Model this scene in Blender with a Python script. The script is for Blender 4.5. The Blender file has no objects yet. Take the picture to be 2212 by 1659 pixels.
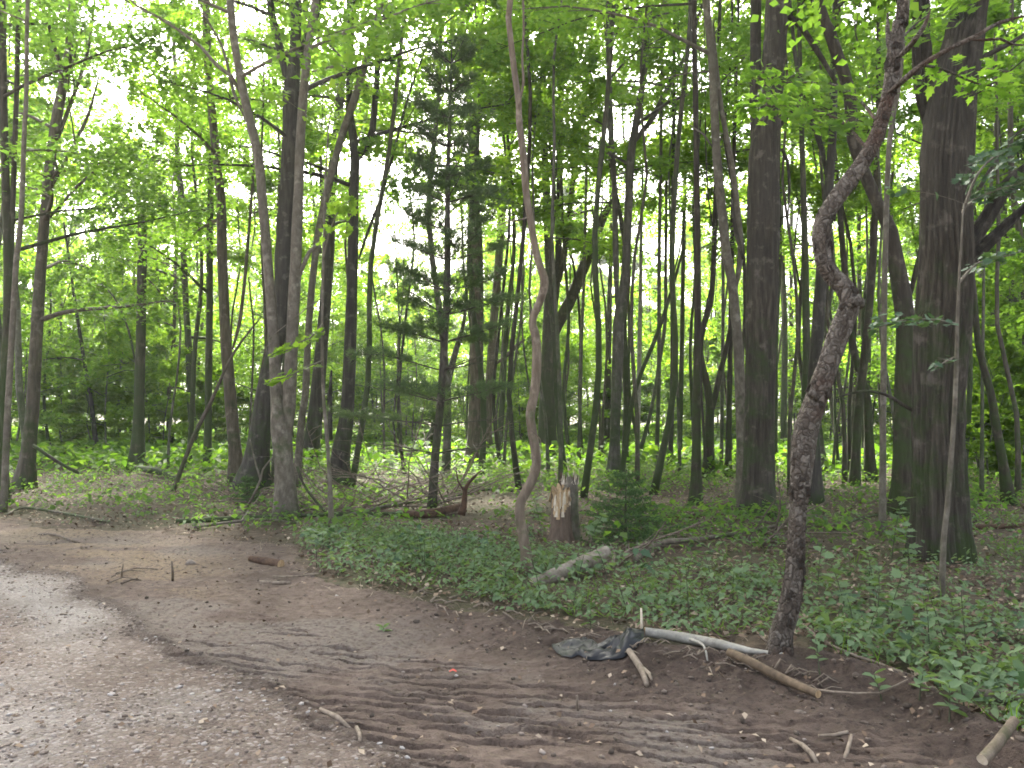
import bpy, math, random
import numpy as np
random.seed(11)
R = np.random.default_rng(11)
S = bpy.context.scene
COL = S.collection

# ------------------------------------------------------------------ camera, sky, sun, exposure
F, UC, VC, HOR, EYE = 1770.0, 1106.0, 829.5, 890.0, 1.6
PITCH = math.atan((HOR - VC) / F)
cam = bpy.data.cameras.new('camera')
cam.sensor_fit = 'HORIZONTAL'
cam.angle = 2 * math.atan(UC / F)
cam.clip_end = 1500
cam_o = bpy.data.objects.new('camera', cam)
cam_o.location = (0, 0, EYE)
cam_o.rotation_euler = (math.pi / 2 + PITCH, 0, 0)
COL.objects.link(cam_o)
S.camera = cam_o

SUN_EL, SUN_AZ = 42.0, -12.0          # degrees above horizon; degrees left(-)/right(+) of straight ahead (+Y)
W = bpy.data.worlds.new('World')
S.world = W
W.use_nodes = True
wn = W.node_tree
bg = wn.nodes['Background']
sky = wn.nodes.new('ShaderNodeTexSky')
sky.sky_type = 'NISHITA'
sky.sun_disc = False
sky.sun_elevation = math.radians(SUN_EL)
sky.sun_rotation = math.radians(SUN_AZ)
sky.air_density = 0.9
sky.dust_density = 6.0
sky.ozone_density = 0.1
hs = wn.nodes.new('ShaderNodeHueSaturation'); hs.inputs['Saturation'].default_value = .45   # thin bright cloud: a whiter sky
wn.links.new(sky.outputs[0], hs.inputs['Color']); wn.links.new(hs.outputs[0], bg.inputs[0])
bg.inputs[1].default_value = 0.12
sl = bpy.data.lights.new('sun', 'SUN')
sl.energy = 4.5
sl.angle = math.radians(7.0)
sl.color = (1.0, 0.95, 0.86)
so = bpy.data.objects.new('sun', sl)
a, e = math.radians(SUN_AZ), math.radians(SUN_EL)
from mathutils import Vector
sun_dir = Vector((math.sin(a) * math.cos(e), math.cos(a) * math.cos(e), math.sin(e)))
so.rotation_euler = sun_dir.to_track_quat('Z', 'Y').to_euler()
so.location = (0, 0, 40)
COL.objects.link(so)
S.view_settings.view_transform = 'Standard'
S.view_settings.look = 'None'
S.view_settings.gamma = 1
S.view_settings.use_curve_mapping = False
S.view_settings.exposure = 2.9
S.render.engine = 'CYCLES'
S.cycles.max_bounces = 6
S.cycles.diffuse_bounces = 4
S.cycles.glossy_bounces = 2
S.cycles.transmission_bounces = 4
S.cycles.volume_bounces = 0
S.cycles.use_denoising = True
S.cycles.use_adaptive_sampling = True
S.cycles.adaptive_threshold = 0.02
S.cycles.filter_width = 1.7
S.cycles.sample_clamp_indirect = 6

# ------------------------------------------------------------------ pixel to world (2212-wide picture units)
cp, sp_ = math.cos(PITCH), math.sin(PITCH)
def ray(u, v):
    x = (u - UC) / F; y = (VC - v) / F
    return np.array([x, cp - y * sp_, sp_ + y * cp])
def on_ground(u, v, z=0.0):
    r = ray(u, v); t = (z - EYE) / r[2]
    return np.array([r[0] * t, r[1] * t, z])
def at(u, v, Y):
    r = ray(u, v); t = Y / r[1]
    return np.array([r[0] * t, Y, EYE + r[2] * t])

# ------------------------------------------------------------------ noise
def _h(ix, iy, s):
    n = (ix.astype(np.int64) * 374761393 + iy.astype(np.int64) * 668265263 + s * 2147483647) & 0xffffffff
    n = ((n ^ (n >> 13)) * 1274126177) & 0xffffffff
    return ((n ^ (n >> 16)) & 0xffff) / 65535.0
def vn(x, y, s=0):
    x = np.asarray(x, float); y = np.asarray(y, float)
    ix, iy = np.floor(x), np.floor(y)
    fx, fy = x - ix, y - iy
    fx = fx * fx * (3 - 2 * fx); fy = fy * fy * (3 - 2 * fy)
    a = _h(ix, iy, s); b = _h(ix + 1, iy, s); c = _h(ix, iy + 1, s); d = _h(ix + 1, iy + 1, s)
    return (a + (b - a) * fx) * (1 - fy) + (c + (d - c) * fx) * fy
def fbm(x, y, o=4, s=0):
    t, a, n = 0, 1, 0
    for i in range(o):
        t = t + a * vn(x * 2 ** i + 17.3 * i, y * 2 ** i - 9.1 * i, s + i); n += a; a *= .5
    return t / n
def ss(a, b, x):
    t = np.clip((x - a) / (b - a), 0, 1)
    return t * t * (3 - 2 * t)
def nrm(v):
    return v / np.maximum(np.linalg.norm(v, axis=-1, keepdims=True), 1e-9)

# ------------------------------------------------------------------ mesh helpers
def mk(name, V, Fs, mats, smooth=False, midx=None):
    V = np.asarray(V, np.float32).reshape(-1, 3)
    if not isinstance(Fs, list): Fs = [Fs]
    Fs = [np.asarray(f, np.int32) for f in Fs if len(f)]
    me = bpy.data.meshes.new(name)
    me.vertices.add(len(V)); me.vertices.foreach_set('co', V.ravel())
    loops = np.concatenate([f.ravel() for f in Fs])
    tot = np.concatenate([np.full(len(f), f.shape[1], np.int32) for f in Fs])
    st = np.concatenate([[0], np.cumsum(tot)[:-1]]).astype(np.int32)
    me.loops.add(len(loops)); me.loops.foreach_set('vertex_index', loops)
    me.polygons.add(len(tot)); me.polygons.foreach_set('loop_start', st)
    me.polygons.foreach_set('loop_total', tot)
    if smooth: me.polygons.foreach_set('use_smooth', np.ones(len(tot), bool))
    for m in (mats if isinstance(mats, (list, tuple)) else [mats]): me.materials.append(m)
    if midx is not None: me.polygons.foreach_set('material_index', np.asarray(midx, np.int32))
    me.update(calc_edges=True); me.validate()
    return me
def ob(name, me, parent=None, loc=None):
    o = bpy.data.objects.new(name, me); COL.objects.link(o)
    if parent is not None: o.parent = parent
    if loc is not None: o.location = loc
    return o
def tag(o, label, cat, group=None):
    o['label'] = label; o['category'] = cat
    if group: o['group'] = group
    return o
def thing(name, label, cat, loc=(0, 0, 0), group=None, rz=0):
    o = bpy.data.objects.new(name, None); COL.objects.link(o)
    o.empty_display_size = .2
    o.location = loc; o.rotation_euler = (0, 0, rz)
    return tag(o, label, cat, group)
def copy_tree(o, parent=None):
    c = o.copy(); COL.objects.link(c); c.parent = parent
    for ch in o.children: copy_tree(ch, c)
    return c
class Bag:
    def __init__(s): s.v, s.f, s.m, s.n = [], {}, [], 0
    def add(s, V, Fa):
        for f in (Fa if isinstance(Fa, list) else [Fa]):
            s.f.setdefault(f.shape[1], []).append(f + s.n)
        s.v.append(V); s.n += len(V)
    def mesh(s, name, mat, smooth=False):
        return mk(name, np.concatenate(s.v), [np.concatenate(x) for x in s.f.values()], mat, smooth)

def spline(P, rad, step):
    """Catmull-Rom resampling of points with radii."""
    P = np.asarray(P, float); rad = np.asarray(rad, float)
    if len(P) < 3:
        n = max(2, int(np.linalg.norm(P[-1] - P[0]) / step))
        t = np.linspace(0, 1, n + 1)[:, None]
        return P[0] + (P[-1] - P[0]) * t, rad[0] + (rad[-1] - rad[0]) * t[:, 0]
    Q = np.vstack([2 * P[0] - P[1], P, 2 * P[-1] - P[-2]])
    out, ro = [], []
    for i in range(1, len(Q) - 2):
        p0, p1, p2, p3 = Q[i - 1], Q[i], Q[i + 1], Q[i + 2]
        n = max(1, int(round(np.linalg.norm(p2 - p1) / step)))
        for k in range(n):
            t = k / n
            out.append(.5 * (2 * p1 + (p2 - p0) * t + (2 * p0 - 5 * p1 + 4 * p2 - p3) * t * t + (3 * p1 - p0 - 3 * p2 + p3) * t ** 3))
            ro.append(rad[i - 1] + (rad[i] - rad[i - 1]) * t)
    out.append(P[-1]); ro.append(rad[-1])
    return np.array(out), np.array(ro)

def tube(P, rad, K=8, amp=0.0, seed=0, flare=0.0, cap=True, furrow=0.0, nf=0, flen=.4):
    P = np.asarray(P, float); rad = np.asarray(rad, float); M = len(P)
    T = np.gradient(P, axis=0); T = nrm(T)
    n = np.cross(T[0], [0.3, 1, 0.1]); n = nrm(n)
    N = np.zeros_like(P)
    for i in range(M):
        n = n - T[i] * np.dot(n, T[i]); n = n / max(np.linalg.norm(n), 1e-9); N[i] = n
    B = np.cross(T, N)
    th = np.linspace(0, 2 * math.pi, K, endpoint=False)
    L = np.concatenate([[0], np.cumsum(np.linalg.norm(np.diff(P, axis=0), axis=1))])
    rr = np.repeat(rad[:, None], K, 1)
    if amp:
        c, s = np.cos(th) * 1.3 + 5, np.sin(th) * 1.3 + 5
        nz = fbm(c[None, :] + L[:, None] * .9, s[None, :] + L[:, None] * 1.7 + seed * 3.7, 3, seed) - .5
        rr = rr * (1 + 2 * amp * nz)
    if furrow:
        ph = th[None, :] * nf + 2.5 * (fbm(th[None, :] * 2 + 0 * L[:, None], L[:, None] * 1.1, 2, seed + 5) - .5) * 4
        ridge = np.abs(np.sin(ph * .5)) * (0.6 + .8 * vn(th[None, :] * nf / 3, L[:, None] * 5, seed + 9))
        rr = rr + furrow * (ridge - .5)
    if flare:
        lobes = 1 + .5 * np.cos(th * 4 + seed) + .4 * np.cos(th * 3 + seed * 2.1) + .2 * np.cos(th * 7 + seed)
        rr = rr * (1 + flare * np.exp(-np.maximum(L[:, None] - .12, 0) / flen) * lobes[None, :])
    V = P[:, None, :] + rr[..., None] * (np.cos(th)[None, :, None] * N[:, None, :] + np.sin(th)[None, :, None] * B[:, None, :])
    V = V.reshape(-1, 3)
    i = np.arange(M - 1)[:, None] * K; j = np.arange(K)[None, :]; j2 = (j + 1) % K
    Q = np.stack([i + j, i + j2, i + K + j2, i + K + j], -1).reshape(-1, 4)
    fs = [Q]
    if cap:
        V = np.vstack([V, P[0], P[-1]])
        k = np.arange(K); k2 = (k + 1) % K
        fs.append(np.vstack([np.stack([np.full(K, M * K), k2, k], -1), np.stack([np.full(K, M * K + 1), (M - 1) * K + k, (M - 1) * K + k2], -1)]))
    return V, fs

LEAF = {
    'q4': (np.array([(-.5, 0, 0), (-.05, .5, .1), (.5, 0, -.06), (-.05, -.5, .1)]), np.array([(0, 1, 2, 3)])),
    'q6': (np.array([(-.5, 0, 0), (-.22, .46, .1), (.15, .36, .08), (.5, 0, -.08), (.15, -.36, .08), (-.22, -.46, .1)]), np.array([(0, 1, 2, 3), (0, 3, 4, 5)])),
}
def _maple():
    o = [(-.42, 0), (-.36, .26), (-.5, .42), (-.22, .34), (.0, .56), (.02, .3), (.2, .34), (.22, .16), (.55, 0), (.22, -.16), (.2, -.34), (.02, -.3), (.0, -.56), (-.22, -.34), (-.5, -.42), (-.36, -.26)]
    v = [(-.05, 0, -.03)] + [(x, y, .10 * abs(y) - .05 * max(x, 0)) for x, y in o]
    n = len(o)
    return np.array(v), np.array([(0, 1 + (k + 1) % n, 1 + k) for k in range(n)])
LEAF['maple'] = _maple()
def leaves(P, A, N, L, Wd, kind='q4'):
    P = np.asarray(P); N = nrm(N); A = nrm(A - N * np.sum(A * N, 1, keepdims=True)); B = np.cross(N, A)
    tv, tf = LEAF[kind]; n = len(P)
    L = np.broadcast_to(L, n)[:, None, None]; Wd = np.broadcast_to(Wd, n)[:, None, None]
    V = P[:, None, :] + A[:, None, :] * tv[None, :, 0:1] * L + B[:, None, :] * tv[None, :, 1:2] * Wd + N[:, None, :] * tv[None, :, 2:3] * L
    Fq = tf[None] + (np.arange(n) * len(tv))[:, None, None]
    return V.reshape(-1, 3), Fq.reshape(-1, tf.shape[1])

# ------------------------------------------------------------------ materials
def nodes(name):
    m = bpy.data.materials.new(name); m.use_nodes = True
    return m, m.node_tree, m.node_tree.nodes['Principled BSDF']
def N_(t, kind, **kw):
    n = t.nodes.new(kind)
    for k, v in kw.items():
        if hasattr(n, k): setattr(n, k, v)
        else: n.inputs[k].default_value = v
    return n
def ramp(t, fac, stops):
    r = t.nodes.new('ShaderNodeValToRGB'); t.links.new(fac, r.inputs[0])
    el = r.color_ramp.elements
    while len(el) < len(stops): el.new(.5)
    for k, (p, c) in enumerate(stops): el[k].position = p; el[k].color = (*c, 1)
    return r.outputs[0]
def noise(t, co, scale, detail=5, rough=.6, vec=None):
    n = N_(t, 'ShaderNodeTexNoise'); n.inputs['Scale'].default_value = scale
    n.inputs['Detail'].default_value = detail; n.inputs['Roughness'].default_value = rough
    if co is not None:
        if vec:
            mp = t.nodes.new('ShaderNodeMapping'); mp.inputs['Scale'].default_value = vec
            t.links.new(co, mp.inputs[0]); co = mp.outputs[0]
        t.links.new(co, n.inputs['Vector'])
    return n.outputs['Fac']
def mixc(t, fac, a, b):
    m = t.nodes.new('ShaderNodeMix'); m.data_type = 'RGBA'
    for s, x in ((m.inputs[0], fac), (m.inputs[6], a), (m.inputs[7], b)):
        if isinstance(x, (tuple, list)): s.default_value = (*x, 1)
        elif isinstance(x, (int, float)): s.default_value = x
        else: t.links.new(x, s)
    return m.outputs[2]
def mathn(t, op, a, b=0.0):
    m = t.nodes.new('ShaderNodeMath'); m.operation = op
    for s, x in ((m.inputs[0], a), (m.inputs[1], b)):
        if isinstance(x, (int, float)): s.default_value = x
        else: t.links.new(x, s)
    return m.outputs[0]
def bump(t, p, h, strength, dist):
    b = t.nodes.new('ShaderNodeBump'); b.inputs['Strength'].default_value = strength; b.inputs['Distance'].default_value = dist
    t.links.new(h, b.inputs['Height']); t.links.new(b.outputs[0], p.inputs['Normal'])
def bark(name, dark, mid, light, fine=26, stretch=.16, moss=0.0, patch=1.3, strength=.7, dist=.02, mosscol=(.035, .055, .015), rings=0.0):
    m, t, p = nodes(name)
    co = t.nodes.new('ShaderNodeTexCoord').outputs['Object']
    f = noise(t, co, fine, 6, .65, (1, 1, stretch))
    g = noise(t, co, patch, 4, .6, (1, 1, .6))
    c = ramp(t, f, [(.28, dark), (.5, mid), (.72, light)])
    c = mixc(t, ramp(t, g, [(.38, (0, 0, 0)), (.66, (.75, .75, .75))]), c, tuple(x * .62 + .012 for x in mid))
    h = f
    if rings:
        w = noise(t, co, fine * .5, 4, .6, (.25, .25, 2.6))
        c = mixc(t, ramp(t, w, [(.56, (0, 0, 0)), (.68, (rings, rings, rings))]), c, dark)
        h = mathn(t, 'ADD', f, mathn(t, 'MULTIPLY', w, .5))
    # lichen freckles
    li = noise(t, co, 5, 4, .6)
    c = mixc(t, ramp(t, li, [(.57, (0, 0, 0)), (.68, (.5, .5, .5))]), c, tuple(min(1, x * 1.25 + .02) for x in light))
    if moss:
        sx = t.nodes.new('ShaderNodeSeparateXYZ'); t.links.new(co, sx.inputs[0])
        mn = noise(t, co, 2.2, 5, .65)
        zf = ramp(t, mathn(t, 'MULTIPLY', sx.outputs[2], .12), [(0, (1, 1, 1)), (1, (.35, .35, .35))])
        mk_ = ramp(t, mathn(t, 'MULTIPLY', mn, zf), [(.5 - .3 * moss, (0, 0, 0)), (.62 - .2 * moss, (.8, .8, .8))])
        c = mixc(t, mk_, c, mosscol)
    t.links.new(c, p.inputs['Base Color'])
    p.inputs['Roughness'].default_value = .9
    p.inputs['Specular IOR Level'].default_value = .25
    bump(t, p, h, strength, dist)
    return m
def leafmat(name, c0, c1, c2, trans=.5, tmul=1.6, rough=.5):
    m, t, p = nodes(name)
    ge = t.nodes.new('ShaderNodeNewGeometry'); oi = t.nodes.new('ShaderNodeObjectInfo')
    fac = mathn(t, 'ADD', mathn(t, 'MULTIPLY', ge.outputs['Random Per Island'], .75), mathn(t, 'MULTIPLY', oi.outputs['Random'], .25))
    c = ramp(t, fac, [(.05, c0), (.55, c1), (.98, c2)])
    t.links.new(c, p.inputs['Base Color'])
    p.inputs['Roughness'].default_value = rough + .12; p.inputs['Specular IOR Level'].default_value = .16
    tr = t.nodes.new('ShaderNodeBsdfTranslucent')
    tc = mixc(t, 1.0, c, (1, 1, 1))
    mul = t.nodes.new('ShaderNodeMix'); mul.data_type = 'RGBA'; mul.blend_type = 'MULTIPLY'; mul.inputs[0].default_value = 1
    t.links.new(c, mul.inputs[6]); mul.inputs[7].default_value = (tmul * .97, tmul, tmul * .36, 1)
    t.links.new(mul.outputs[2], tr.inputs[0])
    mx = t.nodes.new('ShaderNodeMixShader'); mx.inputs[0].default_value = trans
    t.links.new(p.outputs[0], mx.inputs[1]); t.links.new(tr.outputs[0], mx.inputs[2])
    t.links.new(mx.outputs[0], t.nodes['Material Output'].inputs[0])
    return m
def plain(name, c0, c1, scale=20, rough=.85, strength=.4, dist=.01, vec=None, spec=.3):
    m, t, p = nodes(name)
    co = t.nodes.new('ShaderNodeTexCoord').outputs['Object']
    f = noise(t, co, scale, 5, .6, vec)
    t.links.new(ramp(t, f, [(.3, c0), (.7, c1)]), p.inputs['Base Color'])
    p.inputs['Roughness'].default_value = rough; p.inputs['Specular IOR Level'].default_value = spec
    bump(t, p, f, strength, dist)
    return m
def island(name, stops, rough=.85, spec=.3):
    m, t, p = nodes(name)
    ge = t.nodes.new('ShaderNodeNewGeometry')
    t.links.new(ramp(t, ge.outputs['Random Per Island'], stops), p.inputs['Base Color'])
    p.inputs['Roughness'].default_value = rough; p.inputs['Specular IOR Level'].default_value = spec
    return m

def flaky(name):
    m, t, p = nodes(name)
    co = t.nodes.new('ShaderNodeTexCoord').outputs['Object']
    wv = t.nodes.new('ShaderNodeMix'); wv.data_type = 'VECTOR'
    nn = t.nodes.new('ShaderNodeTexNoise'); nn.inputs['Scale'].default_value = 14; t.links.new(co, nn.inputs['Vector'])
    wv.inputs[0].default_value = .09; t.links.new(co, wv.inputs[4]); t.links.new(nn.outputs['Color'], wv.inputs[5])
    mp = t.nodes.new('ShaderNodeMapping'); mp.inputs['Scale'].default_value = (1, 1, .55); t.links.new(wv.outputs[1], mp.inputs[0])
    vo = t.nodes.new('ShaderNodeTexVoronoi'); vo.inputs['Scale'].default_value = 34; t.links.new(mp.outputs[0], vo.inputs['Vector'])
    ve = t.nodes.new('ShaderNodeTexVoronoi'); ve.feature = 'DISTANCE_TO_EDGE'; ve.inputs['Scale'].default_value = 34; t.links.new(mp.outputs[0], ve.inputs['Vector'])
    sc = t.nodes.new('ShaderNodeSeparateColor'); t.links.new(vo.outputs['Color'], sc.inputs[0])
    fine = noise(t, co, 60, 5, .65)
    c = ramp(t, sc.outputs[0], [(.1, (.075, .059, .046)), (.5, (.115, .095, .077)), (.9, (.17, .147, .122))])
    c = mixc(t, ramp(t, fine, [(.4, (0, 0, 0)), (.65, (.6, .6, .6))]), c, (.06, .048, .038))
    red = noise(t, co, 1.7, 4, .6)
    c = mixc(t, ramp(t, red, [(.52, (0, 0, 0)), (.64, (.8, .8, .8))]), c, (.075, .036, .022))
    c = mixc(t, ramp(t, ve.outputs['Distance'], [(.0, (.6, .6, .6)), (.1, (0, 0, 0))]), c, (.035, .026, .02))
    t.links.new(c, p.inputs['Base Color']); p.inputs['Roughness'].default_value = .9; p.inputs['Specular IOR Level'].default_value = .2
    h = mathn(t, 'ADD', ramp(t, ve.outputs['Distance'], [(0, (0, 0, 0)), (.25, (1, 1, 1))]), mathn(t, 'MULTIPLY', fine, .4))
    bump(t, p, h, 1, .014)
    return m
BK = {
    'dark0': bark('bark_dark_grey', (.018, .015, .012), (.047, .041, .033), (.095, .084, .068), 15, .13, .25, .9),
    'dark1': bark('bark_dark_umber', (.014, .011, .008), (.042, .033, .023), (.082, .066, .047), 20, .12, .5, 1.2),
    'dark2': bark('bark_dark_olive', (.018, .016, .011), (.05, .043, .029), (.1, .088, .062), 14, .16, .8, .8),
    'grey0': bark('bark_grey_brown', (.03, .024, .017), (.076, .064, .046), (.138, .12, .09), 16, .18, .3, .9),
    'grey1': bark('bark_ash_grey', (.036, .032, .026), (.09, .081, .066), (.16, .145, .12), 14, .22, .45, 1.1),
    'grey2': bark('bark_tan_grey', (.034, .027, .019), (.085, .069, .048), (.15, .127, .093), 18, .15, .15, .7),
    'dark': bark('bark_dark_brown', (.016, .013, .0095), (.04, .032, .023), (.08, .066, .048), 24, .14, .35),
    'grey': bark('bark_grey', (.035, .03, .024), (.076, .064, .046), (.138, .12, .09), 22, .2, .3),
    'pale': bark('bark_pale_grey', (.05, .042, .033), (.12, .102, .077), (.2, .176, .14), 16, .5, .12, strength=.35),
    'moss': bark('bark_mossy', (.02, .018, .012), (.06, .055, .038), (.11, .1, .07), 24, .2, .9),
    'oak': bark('bark_oak_furrowed', (.018, .015, .011), (.052, .043, .032), (.115, .098, .077), 15, .12, .3, .8, 1, .06),
    'flaky': flaky('bark_flaky_cherry'),
    'birch': bark('bark_white_birch', (.09, .08, .065), (.25, .235, .2), (.36, .345, .3), 12, .9, 0, strength=.2),
    'pine': bark('bark_pine', (.022, .018, .014), (.065, .055, .042), (.12, .105, .08), 30, .3, .3),
    'bare': bark('bark_bare_pale_wood', (.06, .042, .028), (.135, .103, .074), (.22, .18, .135), 18, .2, .1, strength=.4),
    'thin': bark('bark_young_stem', (.04, .036, .026), (.1, .092, .07), (.17, .16, .125), 20, .4, .5, strength=.3),
}
LF = {
    'maple': leafmat('leaf_maple_green', (.055, .105, .023), (.08, .145, .031), (.11, .175, .04), .62, 2.6),
    'shade': leafmat('leaf_shade_green', (.052, .1, .03), (.072, .132, .038), (.1, .158, .048), .58, 2.2),
    'lime': leafmat('leaf_lime_green', (.065, .12, .02), (.095, .16, .028), (.125, .19, .035), .62, 2.5),
    'blue': leafmat('leaf_blue_green', (.045, .085, .05), (.065, .115, .065), (.09, .14, .08), .35, 1.2, .45),
    'herb': leafmat('leaf_ground_cover', (.088, .138, .072), (.122, .185, .098), (.17, .228, .122), .38, 1.4, .55),
    'fern': leafmat('leaf_undergrowth', (.05, .11, .02), (.08, .15, .025), (.12, .19, .035), .55, 2.0),
    'needle': leafmat('needle_pine', (.05, .082, .05), (.073, .11, .063), (.1, .138, .082), .45, 1.6, .6),
    'fir': leafmat('needle_fir', (.045, .085, .035), (.065, .115, .047), (.09, .145, .06), .35, 1.4, .55),
}
M_litter = island('dead_leaf', [(0, (.06, .038, .022)), (.45, (.13, .085, .055)), (.8, (.22, .16, .11)), (1, (.33, .27, .2))], .8)
M_twig = plain('twig_wood', (.06, .046, .034), (.17, .135, .105), 30, .9)
M_stick = plain('stick_wood', (.1, .075, .055), (.24, .195, .15), 25, .85, .5, .01, (1, 1, .3))
M_cut = plain('fresh_cut_wood', (.25, .165, .085), (.46, .33, .19), 34, .75, .8, .02, (1, 1, .4))
M_cutpale = plain('weathered_cut_wood', (.34, .28, .2), (.55, .48, .38), 22, .8, .5, .01)
M_peel = plain('peeled_wood', (.055, .038, .024), (.15, .108, .068), 18, .85, .6, .015, (1, 1, .5))
M_logbark = plain('weathered_log_bark', (.1, .08, .06), (.27, .235, .19), 12, .9, .8, .02, (1, 1, 1))
M_rot = plain('rotten_red_wood', (.03, .018, .012), (.11, .065, .04), 14, .95, 1, .03)
M_stone = plain('pale_stone', (.2, .18, .165), (.4, .375, .35), 40, .85)
M_fieldstone = plain('brown_stone', (.14, .11, .09), (.26, .22, .18), 25, .85)
M_peb = island('pebble', [(0, (.1, .076, .06)), (.4, (.16, .127, .104)), (.8, (.24, .2, .172)), (1, (.36, .33, .3))], .85)
M_straw = island('dry_stem', [(0, (.09, .065, .045)), (.5, (.19, .15, .105)), (1, (.33, .27, .2))], .85)
M_soil = island('soil_lump', [(0, (.045, .034, .026)), (.5, (.085, .066, .052)), (1, (.15, .118, .095))], .95)

# ------------------------------------------------------------------ ground: one height field, split into forest floor, dirt track, gravel road
_fb = np.array([(-150, 40), (-32, 14.88), (-12, 10.85), (-7.39, 11.79), (-5.36, 10.87), (-3.82, 10.28), (-2.6, 9.79), (-2.28, 8.56), (-1.51, 7.47), (-0.81, 6.9), (-0.21, 6.6), (0.16, 6.31), (0.48, 5.9), (0.92, 5.59), (1.5, 5.34), (1.87, 5.16), (2.12, 4.72), (2.27, 4.23), (2.4, 3.85), (2.55, 3.34), (2.83, 1.92), (3.6, -3), (5, -40), (150, -60)])
_gb = np.array([(-150, 120), (-16, 14.88), (-7.65, 10.93), (-5.51, 8.83), (-4.13, 7.68), (-3.1, 6.46), (-2.54, 5.78), (-1.91, 5.16), (-1.46, 4.72), (-1.14, 4.35), (-0.84, 4.04), (-0.53, 3.68), (0.19, 2.91), (1.2, 1.4), (2, -3), (4, -40), (150, -90)])
def s_forest(x, y):     # > 0 in the forest
    w = 1 / np.sqrt(1 + 1.1 ** 2)
    return (y - np.interp(x, _fb[:, 0], _fb[:, 1])) * w + .5 * (fbm(x * 1.3, y * 1.3, 4, 3) - .5)
def s_gravel(x, y):     # > 0 on the gravel road
    w = 1 / np.sqrt(1 + 1.1 ** 2)
    return (np.interp(x, _gb[:, 0], _gb[:, 1]) - y) * w + .35 * (fbm(x * 1.6, y * 1.6, 4, 8) - .5)
def H(x, y):            # smooth terrain, used to stand things on
    x = np.asarray(x, float); y = np.asarray(y, float)
    sf = s_forest(x, y)
    near = ss(2, 10, np.abs(y) + np.abs(x) * .3)
    h = .10 * (fbm(x * .35 + 4, y * .35, 3, 21) - .5) * near + .5 * (fbm(x * .05, y * .05, 2, 22) - .5) * ss(18, 60, y)
    h = h + .03 * ss(-.1, .6, sf) * (1 + 0 * x)
    right = ss(-.7, 1.3, x) * ss(12, 5.5, y)
    h = h + (.025 + .085 * right) * np.exp(-((sf + .12) / .3) ** 2) * (.5 + fbm(x * 1.7, y * 1.7, 3, 31))
    h = h + .10 * np.exp(-((x - 1.82) ** 2 / .2 + (y - 5.42) ** 2 / .07))
    h = h + .04 * ss(0, .8, s_gravel(x, y))
    return h
def on_ground(u, v, z=0.0):     # where the sight line meets the terrain
    r = ray(u, v); p = None; zz = 0.0
    for _ in range(14):
        t = (zz - EYE) / r[2]; p = np.array([r[0] * t, r[1] * t, zz]); zz = .5 * zz + .5 * float(H(p[0], p[1]))
    p[2] = z
    return p
def tread(x, y):
    """grouser prints of a tracked machine: staggered lanes of short bars along its path"""
    out = 0 * x
    for (x0, y0, x1, y1, hw, lane, per, sl_) in ((-2.2, 6.0, .3, 3.4, .62, .29, .112, .26), (-.85, 5.1, 1.85, 3.3, .48, .26, .115, .2), (.45, 4.8, 2.4, 3.5, .25, .24, .11, .14)):
        dx, dy = x1 - x0, y1 - y0; L = math.hypot(dx, dy); dx /= L; dy /= L
        s = (x - x0) * -dy + (y - y0) * dx + .05 * (fbm(x * 1.3, y * 1.3, 2, 44) - .5); t = (x - x0) * dx + (y - y0) * dy
        ln = np.floor(s / lane); fr = s / lane - ln
        off = _h(ln, 0 * ln, 45)
        q = (y + sl_ * x) / per + off + .16 * (fbm(x * 2.5, y * 2.5, 2, 41) - .5)
        row = np.floor(q); jit = _h(row, ln, 47)
        bar = ss(.5, .68, np.sin(2 * math.pi * q) - .5 * (jit < .25) + .25 * (jit - .5))
        lanew = ss(.06, .1 + .12 * jit, fr) * ss(.94, .9 - .14 * jit, fr)
        m = ss(hw, hw * .9, np.abs(s)) * ss(-.4, .1, t) * ss(L + .6, L, t) * ss(.3, .42, fbm(x * 1.0 + 7, y * 1.0, 3, 43) + .07)
        out = np.minimum(out, -bar * m * lanew * (.6 + .4 * jit))
    return out
def axis(segs):
    a = []
    for lo, hi, st in segs: a.append(np.arange(lo, hi - 1e-9, st))
    return np.concatenate(a)
def grow(x, st, g, lim):
    o = []
    while x < lim: st *= g; x += st; o.append(x)
    return np.array(o)
gx = np.concatenate([-grow(6.2, .024, 1.09, 260)[::-1], np.arange(-6.2, 4.0, .022), grow(4.0, .024, 1.09, 260)])
gy = np.concatenate([-grow(-3.2, .03, 1.25, 60)[::-1], np.arange(3.22, 6.2, .0115), np.arange(6.2, 7.4, .017), grow(7.4, .018, 1.035, 420)])
GX, GY = np.meshgrid(gx, gy)
SF, SG = s_forest(GX, GY), s_gravel(GX, GY)
near = ss(30, 9, GY) * ss(14, 7, np.abs(GX))
dirt = ss(.15, -.15, SF) * ss(.1, -.12, SG)
clod = fbm(GX * 6, GY * 6, 4, 51) - .5
soft = ss(.35, .75, fbm(GX * 1.2, GY * 1.2, 3, 52))
Z = H(GX, GY)
tr = tread(GX, GY)
loose = ss(-1.0, -.35, SF + .25 * (fbm(GX * 1.5, GY * 1.5, 3, 65) - .5)) * ss(-1.2, .6, GX) * ss(.5, .2, SF)
tr = tr * (1 - loose)
Z = Z + near * (dirt * (.036 * clod * (1.3 - soft * .5) + .020 * (fbm(GX * 17, GY * 17, 3, 59) - .5) * (1 + .9 * loose) + .10 * loose * (fbm(GX * 8, GY * 8, 4, 60) - .5) + .046 * tr + .05 * (fbm(GX * 2.2, GY * 2.2, 3, 53) - .5))
                + ss(-.1, .3, SG) * (.018 * (fbm(GX * 9, GY * 9, 3, 54) - .5) + .03 * (fbm(GX * 1.5, GY * 1.5, 2, 55) - .5))
                + ss(-.2, .2, SF) * (.05 * (fbm(GX * 5, GY * 5, 3, 56) - .5)))
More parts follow.
